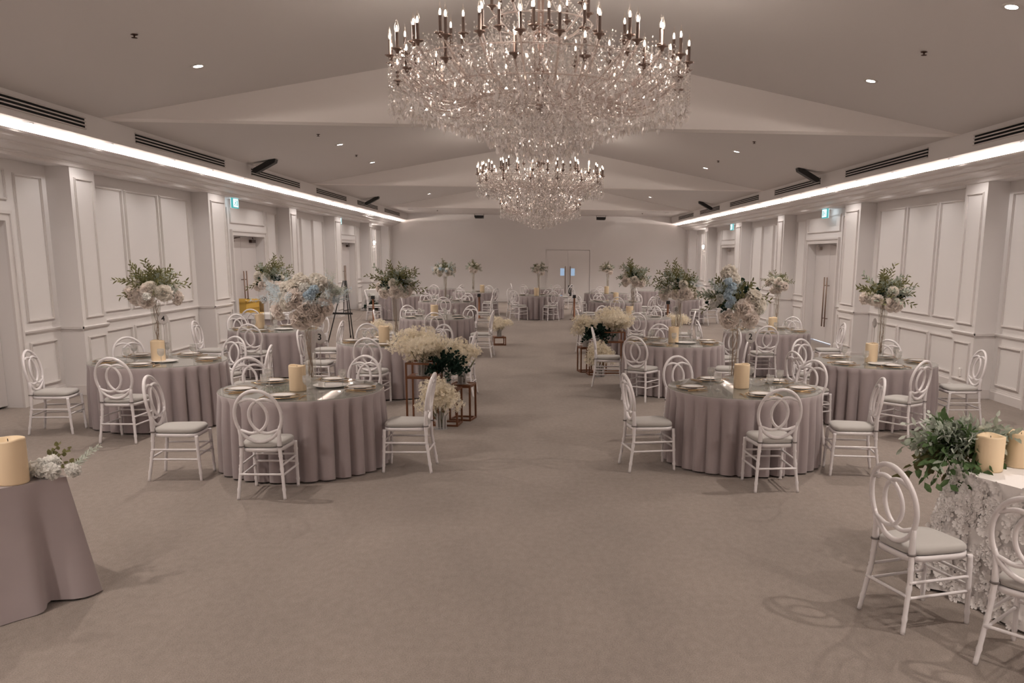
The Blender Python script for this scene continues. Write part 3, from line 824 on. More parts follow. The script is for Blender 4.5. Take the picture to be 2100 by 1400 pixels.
b = MB(); b.tube([(0, -.10, .005), (0, .0, .006)], [.0045, .005], 6); b.add([(-.008, 0, .005), (.008, 0, .005), (.010, .07, .005), (.002, .11, .005), (-.008, .09, .005), (-.008, 0, .008), (.008, 0, .008), (.010, .07, .008), (.002, .11, .008), (-.008, .09, .008)],
       [(0, 1, 2, 3, 4)[::-1], (5, 6, 7, 8, 9)] + [(i, (i + 1) % 5, 5 + (i + 1) % 5, 5 + i) for i in range(5)]); knife_m = b.mesh('knife', M['gold'])
b = MB(); b.lathe([(0, .002), (.034, .003), (.033, .006), (.008, .010), (.0045, .02), (.0045, .072), (.009, .08), (.027, .095), (.037, .115), (.039, .135), (.036, .172), (.0345, .172), (.037, .135), (.0345, .115), (.02, .095), (0, .088)], 28); gob = b.mesh('goblet', M['goblet'])
b = MB(); b.lathe([(0, .006), (.14, .006), (.165, .018), (.168, .022), (.14, .012), (0, .012)], 36); plat = b.mesh('platter', M['porcelain'])
def quarter(phi):
    nm = ['right', 'back right', 'back', 'back left', 'left', 'front left', 'front', 'front right']
    return nm[int(round(phi / 45)) % 8]
PL = dict(T3=[199, 267, 135, 71, 357], T1=[191, 274, 343, 116, 43], T4=[205, 134, 272, 74, 5], TR=[126, 209, 273, 1, 55], L2=[182, 268, 116], E=[118, 165, 238, 336, 16],
          T10=[197, 262, 135, 81, 20], T2=[165, 255, 349, 118, 48], L3=[205, 139, 279, 46, 331], L4=[181, 123, 275, 66, 4], L5=[72], L7=[80], CB=[172, 81, 309], CB2=[292], A=[58],
          B=[160, 213, 20, 330], C=[192, 321], D=[233, 31, 100])
NEAR = ('T3', 'T1', 'T4', 'TR', 'L2', 'E', 'T10', 'T2')
for k, phis in PL.items():
    cx, cy = T[k]
    for p in phis:
        a = math.radians(p); q = quarter(p); rz = a + PI / 2
        x, y = cx + .565 * math.cos(a), cy + .565 * math.sin(a)
        if k in NEAR:
            t = thing('charger_plate', 'clear gold-rimmed charger at the %s of %s' % (q, TN[k]), 'charger plate', (x, y, ZT - .004), 0, 'gold-rimmed charger plates')
            inst('plate', ch_plate, t); inst('gold_rim', ch_rim, t)
            for s, nm, me in ((-1, 'fork', fork_m), (1, 'knife', knife_m)):
                b_ = a + s * .305
                o = inst(nm, me, None, (cx + .60 * math.cos(b_), cy + .60 * math.sin(b_), ZT), (0, 0, rz))
                tag(o, 'gold %s at the %s setting of %s' % (nm, q, TN[k]), nm, 'gold %s' % ('forks' if nm == 'fork' else 'knives'))
        t = thing('dinner_plate', 'white dinner plate at the %s of %s' % (q, TN[k]), 'plate', (x, y, ZT - (.0 if k in NEAR else .0105)), 0, 'white dinner plates')
        inst('plate', di_plate, t); inst('gold_rim', di_rim, t)
        b_ = a + .42
        tag(inst('water_goblet', gob, None, (cx + .385 * math.cos(b_), cy + .385 * math.sin(b_), ZT)), 'clear stemmed goblet at the %s of %s' % (q, TN[k]), 'goblet', 'stemmed water goblets')
for k, (dx, dy) in dict(T3=(.24, .13), T4=(.12, -.17), TR=(-.02, -.30), E=(.16, -.16), T10=(.18, -.16), L2=(-.17, .24)).items():
    tag(inst('serving_platter', plat, None, (T[k][0] + dx, T[k][1] + dy, ZT - .005)), 'round white serving platter near the middle of %s' % TN[k], 'platter', 'white serving platters')
tag(MB().lathe([(0, .0), (.05, .0), (.075, .03), (.08, .06), (.077, .06), (.07, .03), (.045, .008), (0, .008)], 28).build('glass_bowl', M['goblet'], None, (2.27, 8.99, ZT)), 'small clear glass bowl behind the candle on the table with number 2', 'bowl')

# ------------------------------------------------------------------ pillar candles and table numbers
def candle_mesh(R, H, seed, n=36):
    rr = random.Random(seed); p1, p2 = rr.uniform(0, 6), rr.uniform(0, 6)
    mb = MB(); V = []
    prof = [(R * .985, 0), (R, .008), (R, H * .5), (R, H - .012), (R * .975, H), (R * .86, H - .002), (R * .80, H - .03), (R * .3, H - .036), (R * .02, H - .036)]
    for r, z in prof:
        for k in range(n):
            a = 2 * PI * k / n
            w_ = .0035 * math.sin(2 * a + p1) + .003 * math.sin(3 * a + p2) if z > H - .025 else 0
            V.append((r * math.cos(a), r * math.sin(a), z + w_))
    F = [(i * n + k, i * n + (k + 1) % n, (i + 1) * n + (k + 1) % n, (i + 1) * n + k) for i in range(len(prof) - 1) for k in range(n)]
    F += [tuple(range(n))[::-1], tuple((len(prof) - 1) * n + k for k in range(n))]
    mb.add(V, F, True)
    return mb.mesh('candle', M['wax'])
cms = [candle_mesh(.079, .245, s) for s in (1, 2, 3)]
b = MB(); b.tube([(0, 0, 0), (.002, .001, .035)], .0025, 5); wick = b.mesh('wick', M['ink'])
def candle(me, loc, H, label, s=1.0):
    t = inst('candle', me, None, loc, (0, 0, loc[0] * 3)); t.scale = (s, s, s)
    inst('wick', wick, t, (0, 0, H - .037))
    return tag(t, label, 'candle', 'ivory pillar candles')
CA = dict(T3=(.0, -.16), T1=(-.04, -.06), T4=(.03, -.09), TR=(-.07, -.07), L2=(-.08, -.08), E=(-.02, -.11), T10=(-.28, .05), T2=(.08, -.10), L3=(-.06, .1), CB=(-.1, -.2), B=(.03, .1), L7=(.25, .1), D=(-.14, -.12), A=(.0, -.17))
for i, (k, (dx, dy)) in enumerate(CA.items()):
    candle(cms[i % 3], (T[k][0] + dx, T[k][1] + dy, ZT), .245, 'ivory pillar candle standing on %s' % TN[k])
def text_mesh(s, size):
    cu = bpy.data.curves.new('digits', 'FONT'); cu.body = s; cu.size = size; cu.align_x = 'CENTER'; cu.align_y = 'CENTER'; cu.extrude = .0015; cu.offset = .0012
    ob = bpy.data.objects.new('digits', cu); COL.objects.link(ob)
    dg = bpy.context.evaluated_depsgraph_get(); me = bpy.data.meshes.new_from_object(ob.evaluated_get(dg))
    bpy.data.objects.remove(ob, do_unlink=True); me.materials.clear(); me.materials.append(M['ink'])
    return me
def number_sign(key, num, x, y, rz, word):
    t = thing('table_number', 'clear round table sign %s on %s' % (word, TN[key] if num is None else 'its table'), 'table number', (x, y, ZT), rz, 'round table number signs')
    b = MB(); b.box(-.028, .028, -.022, .022, 0, .05); b.build('base', M['porcelain'], t)
    b = MB(); b.tube([(0, 0, .05), (0, 0, .425)], .003, 6); b.tube([(-.022, 0, .445), (-.02, 0, .43), (0, 0, .42), (.02, 0, .43), (.022, 0, .445)], .003, 6); b.build('stand', M['steel'], t)
    b = MB(); b.lathe([(0, -.002), (.060, -.002), (.062, 0), (.060, .002), (0, .002)], 36, smooth=False)
    b.xf(Matrix.Rotation(PI / 2, 4, 'X')); b.xf(Matrix.Translation((0, 0, .49))); b.build('disc', M['acrylic'], t)
    if num:
        o = inst('digits', text_mesh(num, .088), t, (0, -.0045, .492), (PI / 2, 0, 0))
number_sign('T3', '3', -2.15, 8.72, .0, 'reading 3')
number_sign('T1', '2', 2.20, 9.12, -.75, 'reading 2')
number_sign('T4', '4', -4.57, 10.97, .1, 'reading 4')
number_sign('T10', '10', -4.77, 15.60, .1, 'reading 10')
number_sign('E', '8', 2.13, 13.80, -.55, 'reading 8')
number_sign('TR', None, 4.36, 11.33, 1.62, 'seen edge on')

# ------------------------------------------------------------------ flowers
def vrand(rr):
    while True:
        v = Vector((rr.uniform(-1, 1), rr.uniform(-1, 1), rr.uniform(-1, 1)))
        if .05 < v.length < 1: return v.normalized()
def basis(d):
    d = Vector(d).normalized(); u = d.orthogonal().normalized(); w = d.cross(u)
    return d, u, w
def petal(mb, base, d, u, L, W, curl, cup, nu=4, nv=5, ruffle=0, rr=None):
    """curved petal from base, growing along d, facing u"""
    d = Vector(d).normalized(); u = (Vector(u) - d * d.dot(Vector(u))).normalized(); w = d.cross(u)
    V = []
    for j in range(nv):
        v = j / (nv - 1)
        wd = W * (math.sin(PI * (.12 + .70 * v)) ** .8)
        for i in range(nu):
            s = 2 * i / (nu - 1) - 1
            o = curl * v * v + cup * s * s * wd + (ruffle * math.sin(5 * s + 9 * v) if ruffle else 0)
            V.append(Vector(base) + d * (L * v * (1 - .25 * abs(curl) / max(L, .001) * v)) + w * (wd * s) + u * o)
    F = [(j * nu + i, j * nu + i + 1, (j + 1) * nu + i + 1, (j + 1) * nu + i) for j in range(nv - 1) for i in range(nu - 1)]
    mb.add(V, F, True)
def rose_mesh(seed, R, m):
    rr = random.Random(seed); mb = MB()
    for ring, (n, rad, el, L, curl) in enumerate(((4, .08, 80, .75, -.16), (5, .14, 66, .80, -.10), (7, .20, 48, .85, .02), (8, .24, 28, .90, .10), (9, .26, 8, .95, .16), (8, .22, -14, .9, .16))):
        for k in range(n):
            a = 2 * PI * (k + .5 * (ring % 2)) / n + rr.uniform(-.12, .12); e = math.radians(el + rr.uniform(-7, 7))
            o = Vector((math.cos(a), math.sin(a), 0)); d = o * math.cos(e) + Vector((0, 0, 1)) * math.sin(e)
            up = Vector((0, 0, 1)) * math.cos(e) - o * math.sin(e)
            petal(mb, o * (rad * R * .6) + Vector((0, 0, -.25 * R)), d, up, L * R * rr.uniform(.9, 1.08), .42 * R, -curl * R, .5 / R * .16, ruffle=.03 * R)
    return mb.mesh('rose', m)
def pompon_mesh(seed, R, m, n=110):
    """carnation / hydrangea head: a ball of small ruffled petals"""
    rr = random.Random(seed); mb = MB()
    for k in range(n):
        z = 1 - 1.75 * (k + .5) / n; a = k * 2.39996
        d = Vector((math.sqrt(max(0, 1 - z * z)) * math.cos(a), math.sqrt(max(0, 1 - z * z)) * math.sin(a), z))
        d = (d + .25 * vrand(rr)).normalized(); _, u, w = basis(d)
        s = R * rr.uniform(.82, 1.08); pw = R * .26
        c = d * s * .62; th = rr.uniform(0, 6.28); u2 = u * math.cos(th) + w * math.sin(th)
        petal(mb, c, (d + u2 * .35), u2, s * .42, pw, R * .12, .3 / R * .1, 3, 3, R * .05)
    mb.lathe([(0, -.60 * R), (.45 * R, -.40 * R), (.62 * R, 0), (.45 * R, .45 * R), (0, .6 * R)], 12)
    return mb.mesh('bloom', m)
def leaf(mb, base, d, up, L, W):
    d = Vector(d).normalized(); w = d.cross(Vector(up)); w = w.normalized() if w.length > 1e-3 else d.orthogonal().normalized()
    n = w.cross(d)
    p = [Vector(base), Vector(base) + d * L * .35 + w * W + n * W * .25, Vector(base) + d * L * .75 + w * W * .7 + n * W * .1, Vector(base) + d * L - n * L * .10,
         Vector(base) + d * L * .75 - w * W * .7 + n * W * .1, Vector(base) + d * L * .35 - w * W + n * W * .25, Vector(base) + d * L * .4, Vector(base) + d * L * .75 - n * L * .02]
    mb.add(p, [(0, 1, 6), (0, 6, 5), (1, 2, 7, 6), (5, 6, 7, 4), (2, 3, 7), (4, 7, 3)], True)
def spray(mb, p0, d, L, rr, leafL, leafW, n, droop=.25, stem_r=.002):
    """one leafy twig"""
    d = Vector(d).normalized(); P = []
    for i in range(8):
        u = i / 7
        P.append(Vector(p0) + d * (L * u) + Vector((0, 0, -droop * L * u * u)))
    mb.tube([tuple(p) for p in P], [stem_r * (1.2 - .8 * i / 7) for i in range(8)], 4, caps=False)
    for i in range(n):
        u = .22 + .78 * i / (n - 1); k = min(6, int(u * 7)); f = u * 7 - k
        q = P[k].lerp(P[k + 1], f); t = (P[k + 1] - P[k]).normalized()
        a = i * 2.4 + rr.uniform(-.4, .4); _, uu, ww = basis(t)
        side = uu * math.cos(a) + ww * math.sin(a)
        leaf(mb, q, t * rr.uniform(.6, 1.1) + side * .8, side.cross(t) + Vector((0, 0, .4)), leafL * rr.uniform(.75, 1.15) * (1.1 - .4 * u), leafW)
def foliage_mesh(seed, n, Rm, m, leafL=.075, leafW=.0085, up=.55, per=15, droop=.22):
    rr = random.Random(seed); mb = MB()
    for k in range(n):
        d = vrand(rr); d.z = abs(d.z) * up * 1.5 + rr.uniform(-.25, .4); d.normalize()
        spray(mb, d * .04, d, Rm * rr.uniform(.65, 1.12), rr, leafL, leafW, per, droop * rr.uniform(.2, 1.6))
    return mb.mesh('foliage', m)
def fern_mesh(seed, n, Rm, m):
    """feathery spray: hundreds of hair-thin branchlets"""
    rr = random.Random(seed); mb = MB()
    for k in range(n):
        d = vrand(rr); d.z = abs(d.z) * .7 - .1; d.normalize(); L = Rm * rr.uniform(.6, 1.0)
        for i in range(60):
            u = .25 + .75 * rr.random(); q = d * (L * u) + vrand(rr) * .018; e = (d * .5 + vrand(rr)).normalized()
            l = rr.uniform(.014, .03); w = e.orthogonal().normalized() * .0028
            mb.add([q - w, q + w, q + e * l + vrand(rr) * .004], [(0, 1, 2)])
        mb.tube([tuple(d * L * .1), tuple(d * L)], .0012, 3, caps=False)
    return mb.mesh('fern', m)
def blossom_mesh(seed, n, size, m, shape=(1, 1, .8), fl=.017):
    """airy blossom cloud: many five-petalled florets on a few invisible lobes"""
    rr = random.Random(seed); mb = MB()
    lobes = [(vrand(rr) * rr.uniform(.25, .80), rr.uniform(.30, .50)) for _ in range(15)]
    for k in range(n):
        c, r = rr.choice(lobes)
        p = c + vrand(rr) * r * rr.random() ** .45
        p = Vector((p.x * shape[0], p.y * shape[1], p.z * shape[2])) * size
        d = (p.normalized() + vrand(rr) * .8).normalized(); _, u, w = basis(d)
        s = fl * rr.uniform(.7, 1.25); a0 = rr.uniform(0, 6.28); V = [p]
        for i in range(5):
            a = a0 + i * 2 * PI / 5
            for da, q in ((-.42, .8), (0, 1.0), (.42, .8)):
                V.append(p + (u * math.cos(a + da) + w * math.sin(a + da)) * s * q + d * s * .35)
        mb.add(V, [(0, 1 + 3 * i, 2 + 3 * i, 3 + 3 * i) for i in range(5)])
    return mb.mesh('blossom', m)

roses = {}
for nm in ('blush', 'ivory'):
    roses[nm] = [rose_mesh(s, .075, M[nm]) for s in (1, 2)]
carn = [pompon_mesh(s, .055, M['white_petal']) for s in (1, 2)]
hyd = pompon_mesh(5, .075, M['ivory'], 150)
blue = [pompon_mesh(s, .042, M['blue_petal'], 70) for s in (3, 4)]
fol = [foliage_mesh(s, 30, .33, M['leaf']) for s in (1, 2, 3)]
fol_d = [foliage_mesh(s, 16, .30, M['leaf_dusty'], .07, .011) for s in (4, 5)]
fol_dark = foliage_mesh(6, 14, .20, M['leaf_dark'], .06, .02, .4, 10)
fern = [fern_mesh(s, 16, .30, M['blue_fern']) for s in (1, 2)]
fern_w = fern_mesh(4, 12, .28, M['leaf_pale'])
# tall trumpet vase with curly willow
b = MB(); b.lathe([(0, .0), (.062, .0), (.066, .006), (.060, .014), (.046, .02), (.046, .05), (.049, .30), (.053, .55), (.064, .68), (.062, .68), (.051, .55), (.047, .30), (.044, .06), (0, .03)], 32); vase_m = b.mesh('vase', M['vase'])
def willow_mesh(seed):
    rr = random.Random(seed); mb = MB()
    for k in range(6):
        a = rr.uniform(0, 6.28); p1 = rr.uniform(0, 6.28); P = []
        for i in range(22):
            u = i / 21; rad = .012 + .022 * u
            P.append((rad * math.cos(a + 3.2 * u + .5 * math.sin(8 * u + p1)) + .008 * math.sin(17 * u + p1), rad * math.sin(a + 3.2 * u + .5 * math.sin(8 * u + p1)) + .008 * math.cos(15 * u + p1), .10 + .62 * u))
        mb.tube(P, [.0036 - .0016 * i / 21 for i in range(22)], 5)
    return mb.mesh('willow_stems', M['willow'])
wil = [willow_mesh(1), willow_mesh(2)]

def centrepiece(key, label, seed, dx, dy, W, kinds, hz=1.0):
    """kinds: list of (part name, mesh, count, spread radius, zmin, zmax, scale range)"""
    rr = random.Random(seed); x, y = T[key]
    t = thing('flower_centrepiece', label, 'flower arrangement', (x + dx, y + dy, ZT), rr.uniform(0, 6.28) * 0, 'tall flower centrepieces')
    inst('vase', vase_m, t); inst('willow_stems', wil[seed % 2], t, None, (0, 0, seed))
    return t, rr
def put(t, nm, me, pos, rr, s=1.0, face=True, c=(0, 0, .86)):
    o = inst(nm, me, t, pos)
    d = (Vector(pos) - Vector(c))
    if face and d.length > .01:
        o.rotation_euler = d.to_track_quat('Z', 'Y').to_euler(); o.rotation_euler.rotate_axis('Z', rr.uniform(0, 6.28))
    elif not face: o.rotation_euler = (0, 0, rr.uniform(0, 6.28))
    o.scale = (s, s, s)
    return o
def fill(t, rr, W, fols, blooms, ferns=(), H=.86, squash=.72):
    for i, (me, s) in enumerate(fols): put(t, 'foliage', me, (rr.uniform(-.05, .05), 0, H - .03), rr, s, False)
    for me, p, s in ferns: put(t, 'fern_spray', me, (p[0], p[1], H + p[2]), rr, s, False)
    for nm, me, p, s in blooms: put(t, nm, me, (p[0], p[1], H + p[2]), rr, s, True, (0, 0, H - .05))
def ring_blooms(rr, n, R, z0, z1, mes, nm, s0=.9, s1=1.2, toward=None):
    out = []
    for k in range(n):
        a = 2 * PI * k / n + rr.uniform(-.3, .3)
        out.append((nm, rr.choice(mes), (R * math.cos(a) * rr.uniform(.75, 1.1), R * math.sin(a) * rr.uniform(.75, 1.1), rr.uniform(z0, z1)), rr.uniform(s0, s1)))
    return out
B_, I_ = roses['blush'], roses['ivory']
def bouquet(key, label, seed, dx, dy, style):
    t, rr = centrepiece(key, label, seed, dx, dy, 1, None)
    if style == 'bluewhite':     # big dome: blush peonies, ivory hydrangea, pale blue fern
        fill(t, rr, 1, [(fol[seed % 3], .72)],
             [('peony', B_[0], (-.07, -.24, .02), 1.35), ('peony', B_[1], (.05, -.25, -.07), 1.3), ('peony', B_[0], (-.26, -.12, -.10), 1.3), ('peony', B_[1], (.20, -.17, -.07), 1.25), ('peony', B_[0], (-.03, -.20, -.20), 1.35), ('peony', B_[1], (.10, .2, 0), 1.2), ('peony', I_[0], (-.15, -.20, -.02), 1.15), ('peony', B_[0], (.13, -.22, -.17), 1.1)]
             + ring_blooms(rr, 8, .17, .10, .20, I_, 'rose', .9, 1.1) + ring_blooms(rr, 9, .26, -.03, .14, carn, 'carnation', .9, 1.2) + ring_blooms(rr, 3, .22, -.04, .06, blue, 'blue_flower', .9, 1.1)
             + [('hydrangea', hyd, (-.03, -.12, .17), 1.15), ('hydrangea', hyd, (.16, -.10, .16), 1.0), ('hydrangea', hyd, (-.17, -.10, .11), .9), ('blue_flower', blue[0], (.08, -.25, .05), 1.5), ('blue_flower', blue[1], (.12, -.22, .10), 1.2)],
             [(fern[0], (-.22, -.12, .0), 1.05), (fern[1], (.24, -.12, -.04), 1.05), (fern[0], (.05, .1, .06), .9), (fern[1], (-.20, .05, .05), .9), (fern_w, (.20, 0, .06), 1.0)])
    elif style == 'blush':       # flat wide spray of foliage with blush roses below
        fill(t, rr, 1, [(fol[seed % 3], 1.15), (fol[(seed + 1) % 3], .95), (fol_d[seed % 2], .9)],
             ring_blooms(rr, 7, .27, -.14, -.02, B_, 'rose', 1.0, 1.3) + ring_blooms(rr, 5, .24, -.04, .06, I_, 'rose', .8, 1.1) + ring_blooms(rr, 4, .30, -.12, .0, carn, 'carnation', .8, 1.0) + [('peony', B_[0], (-.03, -.19, -.15), 1.4), ('peony', I_[0], (.20, -.20, -.05), 1.3), ('peony', B_[1], (.0, -.22, -.02), 1.1)],
             [(fern_w, (.1, 0, .02), .9)])
    elif style == 'green':       # mostly olive foliage
        fill(t, rr, 1, [(fol[seed % 3], 1.15), (fol_dark, .9), (fol_d[seed % 2], 1.1)],
             ring_blooms(rr, 6, .25, -.15, -.03, B_, 'rose', 1.0, 1.35) + ring_blooms(rr, 4, .24, -.06, .06, I_, 'rose', .9, 1.1) + [('peony', B_[0], (.04, -.22, -.12), 1.3)],
             [(fern[seed % 2], (.18, .05, -.02), .8)])
    elif style == 'blue':
        fill(t, rr, 1, [(fol[seed % 3], .95), (fol_d[0], .95)],
             ring_blooms(rr, 6, .26, -.12, .03, I_, 'rose', 1.0, 1.25) + ring_blooms(rr, 6, .26, -.06, .12, carn, 'carnation', .9, 1.2) + ring_blooms(rr, 6, .28, -.08, .10, blue, 'blue_flower', 1, 1.4),
             [(fern[0], (-.12, -.05, .02), 1.0), (fern[1], (.12, -.03, .02), .9)])
    elif style == 'mixed':       # front right: peonies, blue delphinium, dusty leaves hanging
        fill(t, rr, 1, [(fol[0], 1.0), (fol_d[0], 1.05), (fol_dark, 1.2)],
             [('peony', B_[0], (.03, -.24, -.06), 1.35), ('peony', B_[1], (-.12, -.20, -.18), 1.3), ('peony', B_[1], (.11, -.20, -.17), 1.3), ('peony', I_[0], (.20, -.17, -.02), 1.3), ('peony', I_[1], (.14, -.20, .07), 1.1), ('hydrangea', hyd, (-.10, -.06, .29), 1.2), ('hydrangea', hyd, (-.06, -.10, .22), 1.0), ('carnation', carn[0], (-.20, -.10, .03), 1.0), ('carnation', carn[1], (-.24, -.05, -.02), 1.0),
              ('peony', I_[1], (.05, .15, .02), 1.2), ('hydrangea', hyd, (.08, -.10, .05), 1.0)]
             + [('blue_flower', blue[k % 2], (-.12 + .03 * math.sin(k * 2), -.21, -.02 + .045 * k), 1.1) for k in range(6)],
             [(fern[1], (-.15, -.05, .1), .8), (fern_w, (.2, -.05, -.1), 1.0)])
    elif style == 'small':
        fill(t, rr, 1, [(fol[seed % 3], .8), (fol_d[seed % 2], .7)],
             ring_blooms(rr, 6, .18, -.16, .03, B_, 'rose', .8, 1.1) + ring_blooms(rr, 4, .17, -.05, .10, I_, 'rose', .8, 1.1))
    return t
bouquet('T3', 'large blush, ivory and pale blue floral dome on the table with number 3', 3, .08, .04, 'bluewhite')
bouquet('T1', 'blush peonies with blue delphinium and dark leaves on the table with number 2', 4, -.08, .15, 'mixed')
bouquet('T4', 'flat spray of olive leaves and blush roses on the table with number 4', 6, -.05, .12, 'blush')
bouquet('TR', 'olive leaf bouquet with blue fern on tall willow stems, before the right wall panels', 7, .09, .06, 'green')
bouquet('T10', 'leafy bouquet beside number 10, half hidden by the blue and white floral dome', 8, -.05, .05, 'green')
bouquet('L2', 'wide leafy bouquet with blush peonies on the second table left of the aisle', 9, .08, .06, 'green')
bouquet('E', 'wide olive leaf bouquet with blush peonies on the table with number 8', 11, .08, .08, 'green')
bouquet('T2', 'small rounded leafy bouquet with ivory roses on thin stems, before the right wall door', 12, .19, .08, 'small')
bouquet('L4', 'pale blue and ivory bouquet on the fourth table left of the aisle', 13, -.02, .0, 'blue')
bouquet('D', 'leafy bouquet with blue fern on the third table right of the aisle', 14, -.05, .08, 'green')
bouquet('CB', 'narrow leafy bouquet on the table closing the aisle', 15, -.02, .0, 'small')
bouquet('A', 'small leafy bouquet on the fifth table right of the aisle', 16, .05, .0, 'small')
bouquet('L7', 'small leafy bouquet on the fifth table left of the aisle', 17, -.05, .0, 'small')

# ------------------------------------------------------------------ floral displays along the aisle
bl_a = blossom_mesh(1, 2600, .34, M['cream_blossom'], (1.15, .9, .62), .020)
bl_b = blossom_mesh(2, 1900, .30, M['cream_blossom'], (1.1, .9, .75), .020)
dark_a = foliage_mesh(21, 46, .26, M['leaf_dark'], .062, .022, .5, 11, .2)
def stems_mesh(seed, n, h, spread, m):
    rr = random.Random(seed); mb = MB()
    for k in range(n):
        a = rr.uniform(0, 6.28); s = spread * rr.random() ** .5
        mb.tube([(.03 * math.cos(a) * rr.random(), .03 * math.sin(a) * rr.random(), .02), (s * .4 * math.cos(a), s * .4 * math.sin(a), h * .5), (s * math.cos(a), s * math.sin(a), h)], .0028, 4)
    return mb.mesh('stems', m)
stem_a = stems_mesh(1, 16, .30, .20, M['stem'])
def tube_cluster():
    mb = MB(); rr = random.Random(2)
    for k in range(9):
        a = k * 2.4; r = .012 + .016 * k ** .5
        h = rr.uniform(.13, .20)
        mb.lathe([(0, .004), (.011, .004), (.0125, .01), (.0125, h), (.0105, h), (.0105, .012), (0, .012)], 10, (r * math.cos(a), r * math.sin(a), 0))
    mb.lathe([(0, 0), (.075, 0), (.078, .004), (0, .006)], 24)
    return mb.mesh('tube_vases', M['acrylic'])
tubes = tube_cluster()
def blossom_display(x, y, z, s, me, rz, label):
    t = thing('blossom_arrangement', label, 'flower arrangement', (x, y, z), rz, 'cream blossom arrangements along the aisle'); t.scale = (s, s, s)
    inst('tube_vases', tubes, t); inst('stems', stem_a, t)
    o = inst('blossoms', me, t, (0, 0, .36)); o['kind'] = 'stuff'
    return t
def dark_bush(x, y, z, s, label):
    t = thing('greenery_arrangement', label, 'flower arrangement', (x, y, z), x * 5, 'dark leafy arrangements along the aisle'); t.scale = (s, s, s)
    inst('foliage', dark_a, t, (0, 0, .22)); inst('stems', stem_a, t, None, None, (.6, .6, .75))
    tb = inst('tube_vases', tubes, t); 
    return t
def stand(x, y, w, d, h, rz, shelf, label):
    """open copper cube frame, with an optional solid shelf plate"""
    t = thing('display_stand', label, 'display stand', (x, y, 0), rz, 'copper frame display stands')
    b = MB(); q = .011
    for sx in (-1, 1):
        for sy in (-1, 1): b.box(sx * w / 2 - q, sx * w / 2 + q, sy * d / 2 - q, sy * d / 2 + q, 0, h)
    for z in (q, h - q):
        for s in (-1, 1):
            b.box(-w / 2, w / 2, s * d / 2 - q, s * d / 2 + q, z - q, z + q); b.box(s * w / 2 - q, s * w / 2 + q, -d / 2, d / 2, z - q, z + q)
    b.build('frame', M['copper'], t)
    if shelf:
        b = MB(); b.box(-w / 2 - .0, w / 2, -d / 2, d / 2, shelf - .03, shelf); b.build('shelf', M['copper'], t)
    return t
def bloom_group(S, x, y, side):
    tall = stand(x + S * .0, y, .38, .30, .75, .12 * S, .58, 'tall copper frame stand of the %s aisle flower display' % side)
    low = stand(x - S * .30, y - .22, .30, .28, .46, .12 * S, .455, 'lower copper frame stand of the %s aisle flower display' % side)
    low2 = stand(x - S * .46, y + .14, .26, .26, .46, .2 * S, .45, 'lowest copper frame stand at the aisle edge of the %s flower display' % side)
    blossom_display(x + S * .02, y - .01, .582, 1.12, bl_a, .4, 'cream blossom cloud on the tall copper stand of the %s aisle display' % side)
    dark_bush(x - S * .29, y - .16, .457, .95, 'dark leafy clump with pale edges in the middle of the %s aisle display' % side)
    blossom_display(x - S * .46, y + .16, .453, 1.0, bl_b, 1.3, 'cream blossom cloud on the lowest copper stand of the %s aisle display' % side)
    blossom_display(x - S * .25, y - .52, .0, 1.08, bl_b, 2.2, 'cream blossom cloud on the carpet in front of the %s aisle display' % side)
bloom_group(-1, -1.44, 11.0, 'left')
bloom_group(1, 1.30, 15.75, 'right')
blossom_display(-3.05, 17.2, 0.33, .85, bl_b, .7, 'cream blossom cloud behind the second table left of the aisle')
stand(-3.05, 17.2, .28, .28, .33, .2, .325, 'copper stand under the blossom behind the second table left of the aisle')
blossom_display(-.95, 20.6, .20, .9, bl_a, 1.7, 'cream blossom cloud at the aisle edge of the third table left of the aisle')
stand(-.95, 20.6, .26, .26, .20, .2, .195, 'low copper stand under blossom by the third table left of the aisle')
blossom_display(3.2, 20.6, .30, .9, bl_a, 2.6, 'cream blossom cloud behind the third table right of the aisle')
stand(3.2, 20.6, .26, .26, .30, .2, .295, 'low copper stand under blossom behind the third table right of the aisle')
blossom_display(1.1, 20.9, .12, .9, bl_b, .2, 'cream blossom cloud at the aisle edge before the right rope post')
stand(1.1, 20.9, .26, .26, .12, .2, .118, 'lowest copper stand under blossom before the right rope post')

# ------------------------------------------------------------------ rope barrier
def post(x, y, label):
    t = thing('rope_post', label, 'rope post', (x, y, 0), 0, 'copper rope posts')
    b = MB(); b.lathe([(0, 0), (.15, 0), (.15, .015), (.03, .025), (.03, .70)], 24); b.build('pole', M['copper'], t)
    b = MB(); b.box(-.05, .05, -.05, .05, .70, .80); b.build('cap', M['black'], t)
PX = [(-5.06, 27.2, 'copper rope post left of the fourth table left of the aisle'), (-2.0, 29.3, 'copper rope post left of the table closing the aisle'), (1.12, 29.1, 'copper rope post right of the table closing the aisle'), (3.75, 25.9, 'copper rope post behind the number 8 sign')]
for x, y, l in PX: post(x, y, l)
def rope(p, q, bulge, label, zq=.74):
    b = MB(); L = math.dist(p, q) + .6
    for k in range(2):
        n = int(L / .035)
        for i in range(n):
            t = i / (n - 1)
            z = max(.014, (.74 if t < .5 else zq) * abs(2 * t - 1) ** (2.0 + .8 * k) - .01 * k)
            octa(b, (p[0] + (q[0] - p[0]) * t, p[1] + (q[1] - p[1]) * t + bulge * (1 - .35 * k) * math.sin(PI * t), z), .012, .014)
    tag(b.build('crystal_rope', M['crystal']), label, 'crystal rope', 'beaded crystal ropes')
rope((-4.99, 27.25), (-2.07, 29.25), -.9, 'sagging crystal bead rope between the two left posts')
rope((-1.93, 29.25), (1.05, 29.05), -1.75, 'sagging crystal bead rope across the end of the aisle')
rope((1.19, 29.05), (3.70, 25.97), .5, 'sagging crystal bead rope between the two right posts')
